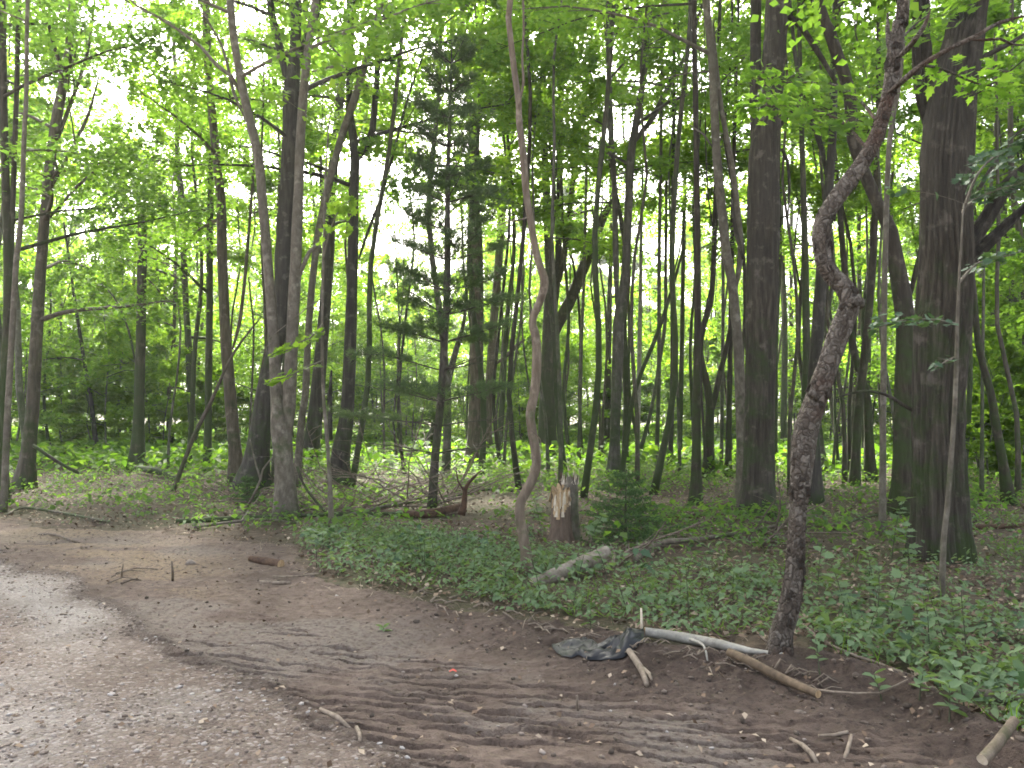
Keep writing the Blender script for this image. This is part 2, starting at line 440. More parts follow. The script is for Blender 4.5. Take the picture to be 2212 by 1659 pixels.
edge = np.exp(-((SF + .15) / .22) ** 2)
Z = Z + near * edge * .05 * (fbm(GX * 9, GY * 9, 3, 57) - .45)
# loosened lip beside the gravel edge
Z = Z + near * .035 * np.exp(-((SG + .07) / .08) ** 2) * (fbm(GX * 5, GY * 5, 3, 58))
VALL = np.stack([GX, GY, Z], -1).reshape(-1, 3)
nyy, nxx = GX.shape
ii = (np.arange(nyy - 1)[:, None] * nxx + np.arange(nxx - 1)[None, :])
QALL = np.stack([ii, ii + 1, ii + nxx + 1, ii + nxx], -1).reshape(-1, 4)
sfc = SF.ravel()[QALL].mean(1); sgc = SG.ravel()[QALL].mean(1)
pale = ss(.42, .62, fbm(GX * .9 + 3, GY * .9, 3, 61)) * ss(0, .3, SG)
corner = ss(-1.5, -2.6, GX) * ss(4.7, 3.9, GY)
strip = np.exp(-((SG - .35) / .3) ** 2) * ss(-2.2, -3.6, GX)
pale = np.clip(.45 * pale + .9 * corner * ss(.35, .5, fbm(GX * 2, GY * 2, 3, 62)) + .95 * strip, 0, 1)
tan = ss(.45, .6, fbm(GX * .8, GY * 2.4, 3, 63)) * np.exp(-((SG + .9) / .7) ** 2) * ss(-2, -3.5, GX)
dry = np.clip(ss(.46, .66, fbm(GX * 1.1, GY * 1.8, 4, 64)) * (1 + tr * .9) * ss(.1, -.7, SF), 0, 1)
dry = np.where(SG > -.05, 0, dry)
dry = dry * (1 - loose)
CM = np.stack([pale, tan, dry, loose], -1).reshape(-1, 4).astype(np.float32)
ROAD = ss(-.5, .42, SG + .35 * (fbm(GX * 3.1, GY * 3.1, 4, 66) - .5)).ravel().astype(np.float32)
def ground_piece(name, mask, mat):
    Q = QALL[mask]; used = np.unique(Q); mp = np.full(len(VALL), -1); mp[used] = np.arange(len(used))
    me = mk(name, VALL[used], mp[Q], mat, True)
    at_ = me.attributes.new('wear', 'FLOAT_COLOR', 'POINT'); at_.data.foreach_set('color', CM[used].ravel())
    a2 = me.attributes.new('road', 'FLOAT', 'POINT'); a2.data.foreach_set('value', ROAD[used])
    o = ob(name, me); o['kind'] = 'structure'
    return o
def groundmat(kind):
    m, t, p = nodes(kind + '_ground')
    co = t.nodes.new('ShaderNodeTexCoord').outputs['Object']
    at_ = t.nodes.new('ShaderNodeAttribute'); at_.attribute_name = 'wear'
    sp = t.nodes.new('ShaderNodeSeparateColor'); t.links.new(at_.outputs['Color'], sp.inputs[0])
    big = noise(t, co, 1.4, 5, .6); mid = noise(t, co, 11, 6, .65); fine = noise(t, co, 60, 5, .7)
    if kind == 'forest':
        c = ramp(t, mid, [(.3, (.03, .021, .014)), (.5, (.07, .05, .035)), (.7, (.13, .095, .068))])
        c = mixc(t, ramp(t, noise(t, co, .5, 4, .6), [(.42, (0, 0, 0)), (.6, (.55, .55, .55))]), c, (.05, .06, .022))
        c = mixc(t, ramp(t, fine, [(.58, (0, 0, 0)), (.7, (.6, .6, .6))]), c, (.17, .125, .09))
        h = mathn(t, 'ADD', mid, fine); bump(t, p, h, .8, .03)
    else:
        lump = noise(t, co, 26, 6, .7)
        c = ramp(t, mid, [(.28, (.072, .051, .04)), (.5, (.132, .097, .077)), (.74, (.187, .141, .114))])
        c = mixc(t, ramp(t, big, [(.4, (0, 0, 0)), (.65, (.6, .6, .6))]), c, (.072, .052, .039))
        dfac = mathn(t, 'MULTIPLY', sp.outputs[2], ramp(t, lump, [(.36, (.05, .05, .05)), (.62, (.85, .85, .85))]))
        c = mixc(t, dfac, c, (.175, .15, .128))
        c = mixc(t, mathn(t, 'MULTIPLY', sp.outputs[1], ramp(t, lump, [(.4, (.1, .1, .1)), (.6, (.7, .7, .7))])), c, (.25, .185, .115))
        c = mixc(t, ramp(t, lump, [(.3, (.75, .75, .75)), (.46, (0, 0, 0))]), c, (.034, .025, .02))
        c = mixc(t, mathn(t, 'MULTIPLY', at_.outputs['Alpha'], .72), c, ramp(t, lump, [(.35, (.024, .017, .013)), (.7, (.068, .048, .037))]))
        c = mixc(t, ramp(t, fine, [(.66, (0, 0, 0)), (.74, (.5, .5, .5))]), c, (.19, .155, .128))
        dc = c
        vo = t.nodes.new('ShaderNodeTexVoronoi'); vo.inputs['Scale'].default_value = 48; t.links.new(co, vo.inputs['Vector'])
        base = ramp(t, mid, [(.3, (.1, .074, .058)), (.55, (.155, .118, .095)), (.75, (.2, .156, .128))])
        st = t.nodes.new('ShaderNodeSeparateColor'); t.links.new(vo.outputs['Color'], st.inputs[0])
        stone = ramp(t, st.outputs[0], [(0, (.11, .084, .068)), (.6, (.205, .168, .143)), (1, (.34, .3, .27))])
        k = ramp(t, mathn(t, 'ADD', st.outputs[1], mathn(t, 'MULTIPLY', sp.outputs[0], .55)), [(.55, (0, 0, 0)), (.75, (.85, .85, .85))])
        c = mixc(t, k, base, stone)
        c = mixc(t, mathn(t, 'MULTIPLY', sp.outputs[0], .6), c, (.31, .285, .26))
        c = mixc(t, ramp(t, big, [(.52, (0, 0, 0)), (.7, (.45, .45, .45))]), c, (.085, .064, .05))
        ed = t.nodes.new('ShaderNodeAttribute'); ed.attribute_name = 'road'
        bl = ramp(t, mathn(t, 'ADD', ed.outputs['Fac'], mathn(t, 'MULTIPLY', mathn(t, 'SUBTRACT', lump, .5), .9)), [(.38, (0, 0, 0)), (.62, (1, 1, 1))])
        c = mixc(t, bl, dc, c)
        hd = mathn(t, 'ADD', mathn(t, 'MULTIPLY', fine, .5), mathn(t, 'ADD', mid, lump))
        hg = mathn(t, 'ADD', mathn(t, 'MULTIPLY', vo.outputs['Distance'], -1.2), mathn(t, 'ADD', mathn(t, 'MULTIPLY', fine, .5), lump))
        h = mathn(t, 'ADD', mathn(t, 'MULTIPLY', hd, mathn(t, 'SUBTRACT', 1.0, bl)), mathn(t, 'MULTIPLY', hg, mathn(t, 'MULTIPLY', bl, .7)))
        bump(t, p, h, 1.0, .026)
    t.links.new(c, p.inputs['Base Color']); p.inputs['Roughness'].default_value = .95; p.inputs['Specular IOR Level'].default_value = .2
    return m
M_track = groundmat('track')
ground_piece('forest_floor', sfc >= 0, groundmat('forest'))
ground_piece('dirt_track', (sfc < 0) & (sgc < 0), M_track)
ground_piece('gravel_road', (sfc < 0) & (sgc >= 0), M_track)

# ------------------------------------------------------------------ trees
TREES = []      # (x, y) of trunks, kept for the scatter
def branch_path(p0, az, L, elev, curve, n=7, wig=.05):
    P = [np.array(p0, float)]; el = elev; a_ = az
    for k in range(n):
        st = L / n
        P.append(P[-1] + st * np.array([math.cos(a_) * math.cos(el), math.sin(a_) * math.cos(el), math.sin(el)]))
        el += curve / n + R.normal(0, wig); a_ += R.normal(0, wig * 1.6)
    return np.array(P)
def spray(P, n, size, kind='q4', width=.34, t0=.25, thick=.05, tilt=.45, droop=0.0):
    """flat layered spray of leaves along a branch path"""
    L = np.sum(np.linalg.norm(np.diff(P, axis=0), axis=1))
    t = t0 + (1 - t0) * R.random(n) ** .8
    x = t * (len(P) - 1); i = np.minimum(x.astype(int), len(P) - 2); f = (x - i)[:, None]
    C = P[i] * (1 - f) + P[i + 1] * f
    D = nrm(P[i + 1] - P[i]); side = nrm(np.cross(D, np.array([0, 0, 1.0])) + 1e-6)
    prof = np.sin(np.clip((t - t0) / (1 - t0) * .86 + .14, 0, 1) * math.pi) ** .6
    # leaves gather on side twigs so that the spray has fingers and gaps
    nt = max(5, int(L * 4)); tw = R.random(nt) * (1 - t0) + t0; near_ = np.abs(t[:, None] - tw[None]).argmin(1)
    lat = R.choice([-1, 1], n) * R.random(n) ** .7 * width * L * prof
    lat = lat * (.55 + .45 * ((near_ * 7919) % 13) / 12)
    fwd = np.abs(lat) * .55
    up = np.array([0, 0, 1.0]); upv = nrm(up - D * (D @ up)[:, None])
    C = C + side * lat[:, None] + D * fwd[:, None] * .8 + upv * (R.normal(0, thick * L, n) - droop * np.abs(lat) + .10 * np.sin(near_ * 2.4) * L * .25)[:, None]
    Nn = nrm(upv + R.normal(0, tilt, (n, 3)))
    A = nrm(D * .6 + side * np.sign(lat)[:, None] * .8 + R.normal(0, .5, (n, 3)) - np.array([0, 0, .25]))
    s = size * (.65 + .7 * R.random(n))
    return leaves(C, A, Nn, s, s * .78, kind)
def side_twigs(bag, P, r, n, scale=.3):
    L = np.sum(np.linalg.norm(np.diff(P, axis=0), axis=1))
    for k in range(n):
        t = .25 + .7 * R.random(); x = t * (len(P) - 1); i = min(int(x), len(P) - 2)
        p = P[i] + (P[i + 1] - P[i]) * (x - i); D = P[i + 1] - P[i]
        az = math.atan2(D[1], D[0]) + random.choice([-1, 1]) * (.6 + .4 * R.random())
        q = branch_path(p, az, L * scale * (1.1 - t * .6), .1 + .3 * R.random(), -.2, 3)
        bag.add(*tube(q, np.linspace(r * .45, r * .12, len(q)), 3, cap=False))

def grow_crown(root, base, stemP, stemR, zlo, ztop, nb, Lb, leaf, lmat, barkm, per, seed, visible=True, twig=True, elev=(.2, .9), kindnear='q4', density_low=1.0, az0=None, into=None):
    """branches (each a part) plus one crown of leaves on a stem polyline (coordinates relative to base)"""
    bag = Bag(); any_ = False
    zs = stemP[:, 2]; order = np.argsort(zs)
    for k in range(nb):
        f = (k + .5) / nb
        z = zlo + (ztop - zlo) * f ** .9
        p = np.array([np.interp(z, zs[order], stemP[order, c]) for c in range(3)]); rr = float(np.interp(z, zs[order], stemR[order]))
        az = (az0 if az0 is not None else seed) + k * 2.399 + R.normal(0, .4)
        L = Lb * (1.05 - .45 * f) * (.7 + .6 * R.random())
        el = elev[0] + (elev[1] - elev[0]) * f + R.normal(0, .12)
        P = branch_path(p, az, L, el, -.35 + .2 * f)
        r0 = min(rr * .55, .012 + .012 * L)
        bb = Bag(); Q, q = spline(P, np.linspace(r0, r0 * .2, len(P)), .35)
        bb.add(*tube(Q, q, 5, .1, seed + k, cap=False))
        if twig: side_twigs(bb, P, r0 * .7, 4)
        if into is not None: into.add(np.concatenate(bb.v), [np.concatenate(x) for x in bb.f.values()])
        else: ob('branch', bb.mesh('branch', barkm, True), root)
        n = int(per * (density_low if f < .4 else 1.0) * L / Lb)
        if n: bag.add(*spray(P, n, leaf, kindnear)); any_ = True
        # a second, higher spray from a fork
        if n and R.random() < .7:
            P2 = branch_path(P[3], az + R.choice([-.7, .7]), L * .6, el + .3, -.4)
            bag.add(*spray(P2, n // 2, leaf, kindnear))
    return bag

def tree(name, label, bk, path, extra=(), d=None, group=None, K=12, step=.3, amp=.1, flare=.5, flakes=0, top=None, zlo=4.5, nb=9, Lb=3.2, leaf=.098, lm='maple', per=540, furrow=0, nf=0, cat='tree', crown=True, hang=(), bend=.0, dl=1.0, twig=True, stub=False, flen=.4):
    """a traced tree: path and extra stems in picture units (u, v, width)"""
    u0, v0, w0 = path[0]
    if d is None: d = on_ground(u0, v0)[1]
    b = at(u0, v0, d); b[2] = float(H(b[0], b[1]))
    seed = int(abs(u0 * 7 + v0)) % 997
    TREES.append((b[0], b[1], w0 / F * d))
    root = thing(name, label, cat, tuple(b), group)
    bm = BK[bk + str(seed % 3)] if bk in ('dark', 'grey') else BK[bk]
    def stem(pts, nm, grounded, dd):
        P, rad = [], []
        for k, (u, v, w) in enumerate(pts):
            Y = dd + bend * math.sin(k * 1.3 + seed) * .5 + .02 * k * math.sin(seed)
            if not grounded: Y = d + (dd - d) * min(k, 2) / 2
            q = at(u, v, Y if (k or not grounded) else d)
            P.append(q - b); rad.append(w / 2 / F * Y)
        P = np.array(P); rad = np.array(rad)
        if not grounded:
            rad[0] *= .55
            if pts[-1][1] > 5 and len(pts) > 2 and not stub: rad[-1] = min(rad[-1], rad[-2] * .35)
        if grounded:
            P[0][2] = -.12; P[0][1] = 0
        ext = None
        if pts[-1][1] <= 5 and not stub:      # goes on above the picture
            dirv = nrm(P[-1] - P[-2]); zt = (top or 17 + 4 * math.sin(seed)) - b[2]
            if not grounded: zt = max(P[-1][2] + 2.5, zt - 2)
            n = max(2, int((zt - P[-1][2]) / 2))
            q = P[-1].copy(); r = rad[-1]
            for k in range(n):
                dirv = nrm(dirv * .8 + np.array([R.normal(0, .06), R.normal(0, .06), .35]))
                q = q + dirv * (zt - P[-1][2]) / n
                P = np.vstack([P, q])
                rad = np.append(rad, max(.015, r * (1 - (k + 1) / n)))
        Q, q = spline(P, rad, step)
        V, fs = tube(Q, q, K if grounded else max(6, K - 3), amp, seed + len(pts), flare if grounded else 0, True, furrow if q.max() > .05 else 0, nf, flen)
        o = ob(nm, mk(nm, V, fs, bm, True), root)
        return Q, q
    QS = [stem(path, 'trunk', True, d)]
    if flakes:
        Q, q = QS[0]; fl = []
        for k in range(4):
            V = np.array([(-.5, -.5, 0), (.5, -.42, .02), (.42, .5, .22), (-.4, .55, .26), (0, .05, -.02)]) + R.normal(0, .06, (5, 3))
            fl.append(mk('bark_flake', np.vstack([V, V - (0, 0, .08)]), [np.array([(0, 1, 4), (1, 2, 4), (2, 3, 4), (3, 0, 4), (5, 9, 6), (6, 9, 7), (7, 9, 8), (8, 9, 5)]), np.array([(0, 5, 6, 1), (1, 6, 7, 2), (2, 7, 8, 3), (3, 8, 5, 0)])], bm))
        tr_o = [c_ for c_ in root.children if c_.name.startswith('trunk')][0]; hi = int((Q[:, 2] < 4.6).sum())
        for k in range(flakes):
            m_ = int(R.integers(3, hi)); tdir = nrm(Q[min(m_ + 1, len(Q) - 1)] - Q[m_ - 1]); a_ = R.random() * 6.283
            sx_ = nrm(np.cross(tdir, [0, 1, 0])); sy_ = np.cross(tdir, sx_); nv = sx_ * math.cos(a_) + sy_ * math.sin(a_); bt = np.cross(tdir, nv)
            o = ob('bark_flake', fl[k % 4], tr_o); s_ = .018 + .03 * R.random()
            from mathutils import Matrix
            M3 = Matrix(((bt[0], tdir[0] * -1, nv[0]), (bt[1], tdir[1] * -1, nv[1]), (bt[2], tdir[2] * -1, nv[2]))).to_4x4()
            o.matrix_local = Matrix.Translation(Vector(Q[m_] + nv * q[m_] * 1.0)) @ M3 @ Matrix.Diagonal((s_, s_ * 1.3, s_, 1))
    for ex in extra:
        QS.append(stem(ex, 'limb', False, d + (R.normal(0, .12) if len(ex) > 2 else 0)))
    if crown:
        bags = []
        for k, (Q, q) in enumerate(QS):
            zt = Q[:, 2].max(); zl = max(zlo, Q[:, 2].min() + .5)
            if zt - zl < 1.2 and k: continue
            n = max(2, int(nb * (1 if k == 0 else .55) * min(1, (zt - zl) / 8)))
            pr = per * (.45 if zt - zl < 3 else 1)
            bags.append(grow_crown(root, b, Q, q, zl, zt, n, Lb, leaf, LF[lm], bm, pr, seed + 31 * k, twig=twig, density_low=dl))
        tot = Bag()
        for x in bags:
            if x.n: tot.add(np.concatenate(x.v), [np.concatenate(y) for y in x.f.values()])
        for hg in hang:                       # traced leafy branches: (points, leaf count, leaf size, kind)
            pts, cnt, sz, knd, dd, wd = hg
            P = np.array([at(u, v, dd + yo) - b for (u, v, yo) in pts])
            Q, q = spline(P, np.linspace(.014, .004, len(P)), .12)
            bb = Bag(); bb.add(*tube(Q, q, 5, cap=False)); side_twigs(bb, Q, .008, 7, .25)
            ob('branch', bb.mesh('branch', bm, True), root)
            tot.add(*spray(Q, cnt, sz, knd, wd, .12, .03, .35, .1))
        if tot.n:
            ob('crown', tot.mesh('crown', LF[lm]), root)
    return root

T = tree
# --- left edge
T('slender_tree', 'slender pale pole of a tree at the left edge of the picture', 'pale', [(7, 1106, 14), (17, 886, 13), (30, 653, 12), (36, 553, 12), (45, 480, 11), (52, 300, 10), (57, 200, 9), (60, 0, 8)], nb=6, leaf=.12, lm='shade', flare=.2)
T('maple_tree', 'dark twin-stemmed tree half cut off by the left picture edge', 'dark', [(1, 1085, 24), (6, 886, 20), (16, 700, 19), (17, 553, 18), (12, 400, 17), (8, 250, 16), (4, 0, 15)], [[(14, 760, 12), (24, 553, 12), (29, 400, 11), (36, 200, 10), (42, 0, 10)]], lm='shade', nb=10, zlo=3.5, per=520)
T('maple_tree', 'grey leaning forked tree second from the left edge, wide at its foot', 'grey', [(50, 1055, 36), (58, 1000, 30), (70, 886, 27), (77, 753, 25), (90, 553, 22), (97, 467, 21), (110, 333, 21), (127, 233, 22), (143, 150, 20), (150, 100, 18), (158, 0, 16)],
  [[(110, 340, 10), (128, 290, 9), (165, 190, 8), (190, 110, 7), (205, 0, 6)], [(104, 420, 9), (150, 330, 8), (190, 250, 7), (215, 160, 5)], [(108, 470, 8), (170, 400, 7), (235, 345, 5), (270, 310, 4)]], lm='shade', nb=12, zlo=2.8, per=520, Lb=3.6)
T('dead_sapling', 'thin dark sapling leaning left with arching side shoots, left of the snag', 'dark', [(210, 980, 10), (197, 870, 9), (180, 770, 8), (157, 616, 6), (138, 480, 4)], [[(160, 640, 3), (120, 700, 2), (105, 760, 1.5)], [(152, 610, 3), (140, 650, 2), (118, 720, 1.5)]], zlo=2.2, nb=4, per=120, lm='shade', Lb=1.8)
T('tree_snag', 'broken-off dead trunk with a flat snapped top standing among green saplings', 'dark', [(297, 1016, 30), (299, 940, 25), (301, 853, 22), (305, 680, 20), (307, 553, 19), (308, 465, 18)], [[(293, 790, 5), (284, 740, 5), (270, 690, 4), (245, 640, 3), (215, 610, 2)], [(292, 800, 3), (270, 800, 2), (230, 815, 2)]], crown=False, cat='dead tree', stub=True)
T('slender_tree', 'thin mossy trunk leaning left just right of the broken snag', 'moss', [(423, 986, 18), (413, 870, 16), (406, 720, 14), (403, 686, 13), (397, 560, 13), (393, 420, 11), (384, 350, 10), (380, 200, 9), (372, 0, 8)], [[(393, 540, 6), (360, 450, 5), (335, 370, 4), (330, 260, 4)]], nb=9, zlo=3, lm='maple', per=480)
T('slender_tree', 'straight slim dark trunk close behind the curved grey trunk, left of centre', 'moss', [(448, 1020, 16), (450, 853, 15), (453, 653, 14), (453, 553, 14), (455, 400, 13), (453, 266, 12), (448, 0, 11)], nb=9, zlo=4, lm='maple')
T('maple_tree', 'grey trunk curving up leftward from beside the dark twin base', 'grey', [(515, 1045, 34), (509, 990, 27), (500, 886, 25), (487, 720, 23), (480, 553, 21), (477, 433, 20), (467, 333, 18), (457, 233, 17), (447, 100, 16), (445, 0, 16)],
  [[(502, 755, 9), (517, 700, 8), (528, 610, 7), (533, 553, 7), (545, 400, 6), (552, 250, 5)]], nb=10, zlo=5)
# leaning dead pole across
T('leaning_pole', 'thin dead pole leaning right against the curved grey trunk', 'grey', [(370, 1012, 10), (420, 940, 9), (455, 870, 8), (490, 790, 6), (520, 740, 5), (560, 690, 3)], crown=False, cat='dead tree', flare=0, d=16.2)
# --- the clump left of centre
T('maple_tree', 'pale twin-stemmed tree whose left stem bends away, with a knotty foot, in the front clump', 'pale', [(617, 1112, 44), (615, 1060, 40), (612, 1000, 38), (607, 930, 44), (598, 860, 26), (592, 750, 24), (586, 660, 22), (577, 553, 21), (567, 433, 20), (557, 333, 20), (533, 233, 19), (513, 133, 17), (497, 0, 16)],
  [[(620, 960, 28), (624, 886, 28), (630, 753, 27), (640, 553, 25), (645, 420, 22), (650, 280, 20), (664, 120, 18), (682, 0, 16)], [(527, 215, 10), (500, 165, 9), (467, 140, 8), (433, 100, 7), (383, 63, 6), (330, 30, 5), (270, -10, 4)], [(532, 262, 8), (505, 200, 7), (480, 100, 6), (430, 0, 5)],
   [(632, 660, 12), (648, 590, 11), (668, 545, 9), (690, 522, 6)], [(612, 760, 5), (590, 735, 4), (560, 765, 2)]], nb=10, zlo=6, d=12.1, K=14)
T('maple_tree', 'massive dark trunk rising rightward behind the pale twin stems, forking high up', 'dark', [(540, 1060, 60), (553, 1000, 48), (567, 900, 42), (580, 830, 40), (598, 740, 38), (610, 650, 36), (612, 553, 37), (617, 480, 36), (623, 400, 36), (628, 300, 36), (630, 200, 36), (636, 130, 26), (638, 0, 22)],
  [[(622, 190, 20), (606, 110, 18), (592, 50, 17), (583, 0, 16)], [(634, 170, 22), (655, 110, 20), (675, 50, 18), (690, 0, 16)], [(540, 1040, 14), (520, 1052, 8), (498, 1064, 5), (480, 1080, 3)]], nb=11, zlo=6.5, K=14)
T('slender_tree', 'pale straight stem slanting right, crossing behind the dark twin trunks', 'pale', [(640, 985, 16), (652, 900, 15), (660, 850, 15), (668, 690, 14), (685, 520, 15), (710, 400, 16), (737, 300, 16), (770, 200, 17), (803, 83, 16), (823, 0, 15)], nb=6, zlo=8, d=17.1)
T('maple_tree', 'dark trunk with a broad foot between the pale stems and the forked pair', 'dark', [(668, 1008, 42), (673, 953, 34), (683, 886, 32), (697, 720, 26), (710, 553, 24), (716, 400, 22), (727, 300, 20), (745, 100, 17), (760, 0, 15)], [[(708, 560, 9), (700, 470, 8), (693, 380, 7), (698, 200, 6)]], nb=9, zlo=6)
T('maple_tree', 'dark trunk forking into two upright stems just left of the pine', 'dark', [(731, 1045, 42), (738, 965, 36), (750, 886, 30), (757, 720, 26), (762, 553, 23), (763, 433, 22), (767, 330, 20), (755, 233, 15), (758, 100, 13), (767, 0, 12)],
  [[(769, 350, 16), (790, 320, 14), (804, 283, 15), (810, 220, 14), (814, 167, 14), (817, 0, 12)], [(775, 560, 8), (795, 500, 7), (825, 420, 6), (850, 330, 6), (885, 200, 5), (925, 90, 4), (950, 0, 3)], [(715, 950, 14), (712, 880, 12), (716, 800, 9)]], nb=10, zlo=6)
T('sapling', 'thin pale sapling with a few big drooping leaves in front of the trunk clump', 'pale', [(718, 1148, 10), (713, 1050, 9), (707, 953, 8), (697, 820, 7), (697, 620, 6), (700, 500, 5), (703, 380, 4), (712, 250, 3)], [[(700, 640, 3), (660, 668, 3), (620, 700, 2), (575, 735, 1.5)]], crown=True, zlo=5.2, nb=4, Lb=1.2, per=26, leaf=.13, lm='lime', d=10.8,
  hang=[([(697, 700, 0), (670, 730, -.2), (630, 745, -.3), (580, 770, -.4)], 44, .12, 'maple', 10.76, .3), ([(697, 780, 0), (670, 790, -.2), (630, 810, -.3), (575, 830, -.3)], 28, .12, 'maple', 10.76, .3), ([(698, 560, 0), (712, 500, -.2), (735, 450, -.3), (760, 430, -.4)], 56, .115, 'maple', 10.76, .35)])
# --- centre
T('maple_tree', 'straight grey trunk directly behind the pine, splitting high into two', 'grey', [(1023, 1012, 36), (1026, 920, 31), (1028, 853, 30), (1031, 686, 28), (1031, 553, 25), (1023, 400, 23), (1022, 267, 20), (1010, 200, 12), (1002, 100, 11), (998, 0, 10)], [[(1022, 262, 14), (1030, 170, 13), (1035, 80, 12), (1037, 0, 11)]], nb=10, zlo=7)
T('maple_tree', 'grey trunk bending right with a broken side limb, right of the pine', 'grey', [(1050, 985, 24), (1053, 900, 20), (1060, 786, 18), (1070, 653, 18), (1078, 553, 18), (1090, 400, 17), (1096, 335, 14), (1085, 250, 12), (1080, 0, 11)], [[(1096, 340, 11), (1107, 300, 10), (1111, 150, 9), (1115, 0, 8)], [(1073, 785, 9), (1098, 765, 9), (1118, 745, 8), (1135, 732, 8)]], nb=9, zlo=7)
T('slender_tree', 'dark crooked stem leaning right out of the brush behind the pine', 'dark', [(915, 992, 18), (930, 940, 14), (958, 870, 15), (976, 790, 14), (990, 740, 12), (1003, 690, 8), (1010, 600, 6), (1012, 480, 5)], crown=False, cat='dead tree')
T('crooked_tree', 'pale bare zigzag tree standing in green ground cover at picture centre', 'bare', [(1142, 1245, 24), (1137, 1199, 22), (1130, 1156, 21), (1122, 1106, 20), (1126, 1080, 20), (1137, 1060, 20), (1155, 1020, 20), (1158, 986, 20), (1149, 930, 20), (1146, 890, 20), (1155, 845, 20), (1160, 770, 20), (1157, 726, 20), (1150, 693, 18), (1165, 653, 18), (1176, 612, 20), (1168, 580, 17), (1158, 545, 16), (1147, 483, 16), (1137, 417, 15), (1130, 333, 15), (1122, 267, 15), (1120, 217, 14), (1112, 160, 14), (1103, 83, 13), (1098, 33, 13), (1102, 0, 13)],
  [[(1120, 230, 7), (1130, 180, 6), (1128, 120, 5), (1130, 0, 5)], [(1148, 930, 5), (1166, 948, 3), (1170, 975, 2)], [(1140, 470, 5), (1118, 476, 4), (1092, 480, 3), (1060, 500, 2)]], nb=5, zlo=7.5, K=14, step=.05, flare=.2, amp=.17, per=260)
T('maple_tree', 'big dark forked trunk right of the pale zigzag tree, one limb slanting far right', 'dark', [(1181, 990, 42), (1182, 900, 36), (1183, 820, 34), (1187, 720, 32), (1188, 600, 22), (1186, 553, 20), (1181, 430, 18), (1176, 300, 15), (1172, 100, 13), (1170, 0, 12)],
  [[(1192, 720, 17), (1200, 640, 16), (1206, 553, 15), (1210, 300, 14), (1213, 100, 13), (1217, 0, 12)], [(1195, 735, 26), (1210, 690, 25), (1230, 653, 25), (1270, 553, 24), (1297, 483, 20), (1318, 440, 14), (1335, 410, 8)], [(1200, 640, 13), (1218, 553, 14), (1237, 400, 13), (1247, 300, 12), (1267, 183, 11), (1290, 80, 10), (1302, 0, 9)]], nb=10, zlo=7, K=14)
T('maple_tree', 'mid-grey trunk dividing into a tall V right of the broken stump', 'grey', [(1327, 1030, 26), (1328, 950, 22), (1331, 853, 22), (1337, 700, 26), (1345, 640, 20), (1353, 553, 18), (1358, 440, 18), (1363, 333, 18), (1372, 280, 16), (1390, 167, 14), (1400, 60, 12), (1405, 0, 11)],
  [[(1334, 690, 14), (1330, 553, 13), (1327, 400, 12), (1317, 233, 12), (1314, 0, 11)], [(1368, 310, 13), (1390, 280, 12), (1413, 250, 12), (1453, 167, 12), (1476, 130, 10), (1500, 60, 8), (1520, 0, 7)]], nb=10, zlo=7)
T('slender_tree', 'short dark slim trunk just left of the tall V-shaped tree', 'dark', [(1310, 975, 15), (1313, 820, 14), (1317, 636, 11), (1320, 500, 8), (1318, 380, 5)], zlo=5, nb=5)
T('leaning_sapling', 'mossy sapling leaning sharply right past the tall V-shaped tree', 'moss', [(1340, 985, 10), (1370, 853, 9), (1420, 720, 9), (1453, 620, 7), (1480, 520, 5)], zlo=5, nb=4, d=19.3)
T('leaning_sapling', 'thin grey sapling leaning right then turning upright, beside the mossy leaning one', 'thin', [(1370, 1005, 9), (1403, 903, 8), (1425, 780, 8), (1437, 686, 8), (1438, 553, 7), (1440, 350, 6)], zlo=5, nb=5)
T('slender_tree', 'slim grey stem standing alone between the dark forked trunk and the V-shaped tree', 'thin', [(1250, 1008, 8), (1257, 720, 7), (1263, 553, 7), (1268, 300, 6)], zlo=6, nb=5)
T('birch_tree', 'white-barked slender birch far back in the bright gap right of centre', 'birch', [(1376, 975, 10), (1380, 836, 10), (1383, 663, 9), (1385, 520, 7), (1388, 380, 5), (1390, 200, 2)], zlo=6, nb=7, d=24.5, lm='lime', leaf=.2)
T('slender_tree', 'upright slim trunk nearest left of the group of poles right of centre', 'thin', [(1417, 1016, 9), (1423, 820, 9), (1424, 553, 8), (1428, 300, 7), (1430, 0, 6)], zlo=7, nb=6)
T('slender_tree', 'dark straight pole second in the group of poles right of centre', 'dark', [(1447, 1015, 10), (1452, 853, 9), (1453, 553, 9), (1455, 300, 8), (1458, 0, 7)], [[(1453, 600, 4), (1468, 540, 4), (1480, 470, 3)]], zlo=7, nb=6)
T('slender_tree', 'grey-green pole third in the group of poles right of centre', 'moss', [(1467, 996, 11), (1472, 800, 10), (1476, 553, 9), (1481, 300, 8), (1484, 0, 7)], zlo=7, nb=6)
# --- right of centre
T('maple_tree', 'straight dark trunk reaching nearest the viewer in the pole group left of the big trunk', 'dark', [(1502, 1090, 22), (1504, 1000, 20), (1505, 853, 17), (1507, 686, 15), (1507, 553, 14), (1505, 400, 13), (1503, 233, 12), (1500, 0, 11)], zlo=8, nb=8)
T('maple_tree', 'dark crooked trunk forking into a Y behind the straight dark pole', 'dark', [(1530, 1032, 22), (1532, 940, 19), (1533, 870, 17), (1522, 810, 15), (1512, 760, 14), (1520, 700, 13), (1535, 653, 12), (1542, 553, 11), (1548, 350, 10), (1552, 150, 8), (1556, 0, 7)], [[(1536, 900, 14), (1546, 853, 13), (1557, 800, 12), (1575, 725, 10), (1590, 620, 8), (1600, 480, 7)]], zlo=7, nb=7)
T('slender_tree', 'fine upright stem between the Y-shaped trunk and the pale curved trunk', 'thin', [(1558, 1015, 8), (1562, 653, 7), (1561, 553, 7), (1558, 250, 5)], zlo=6, nb=5)
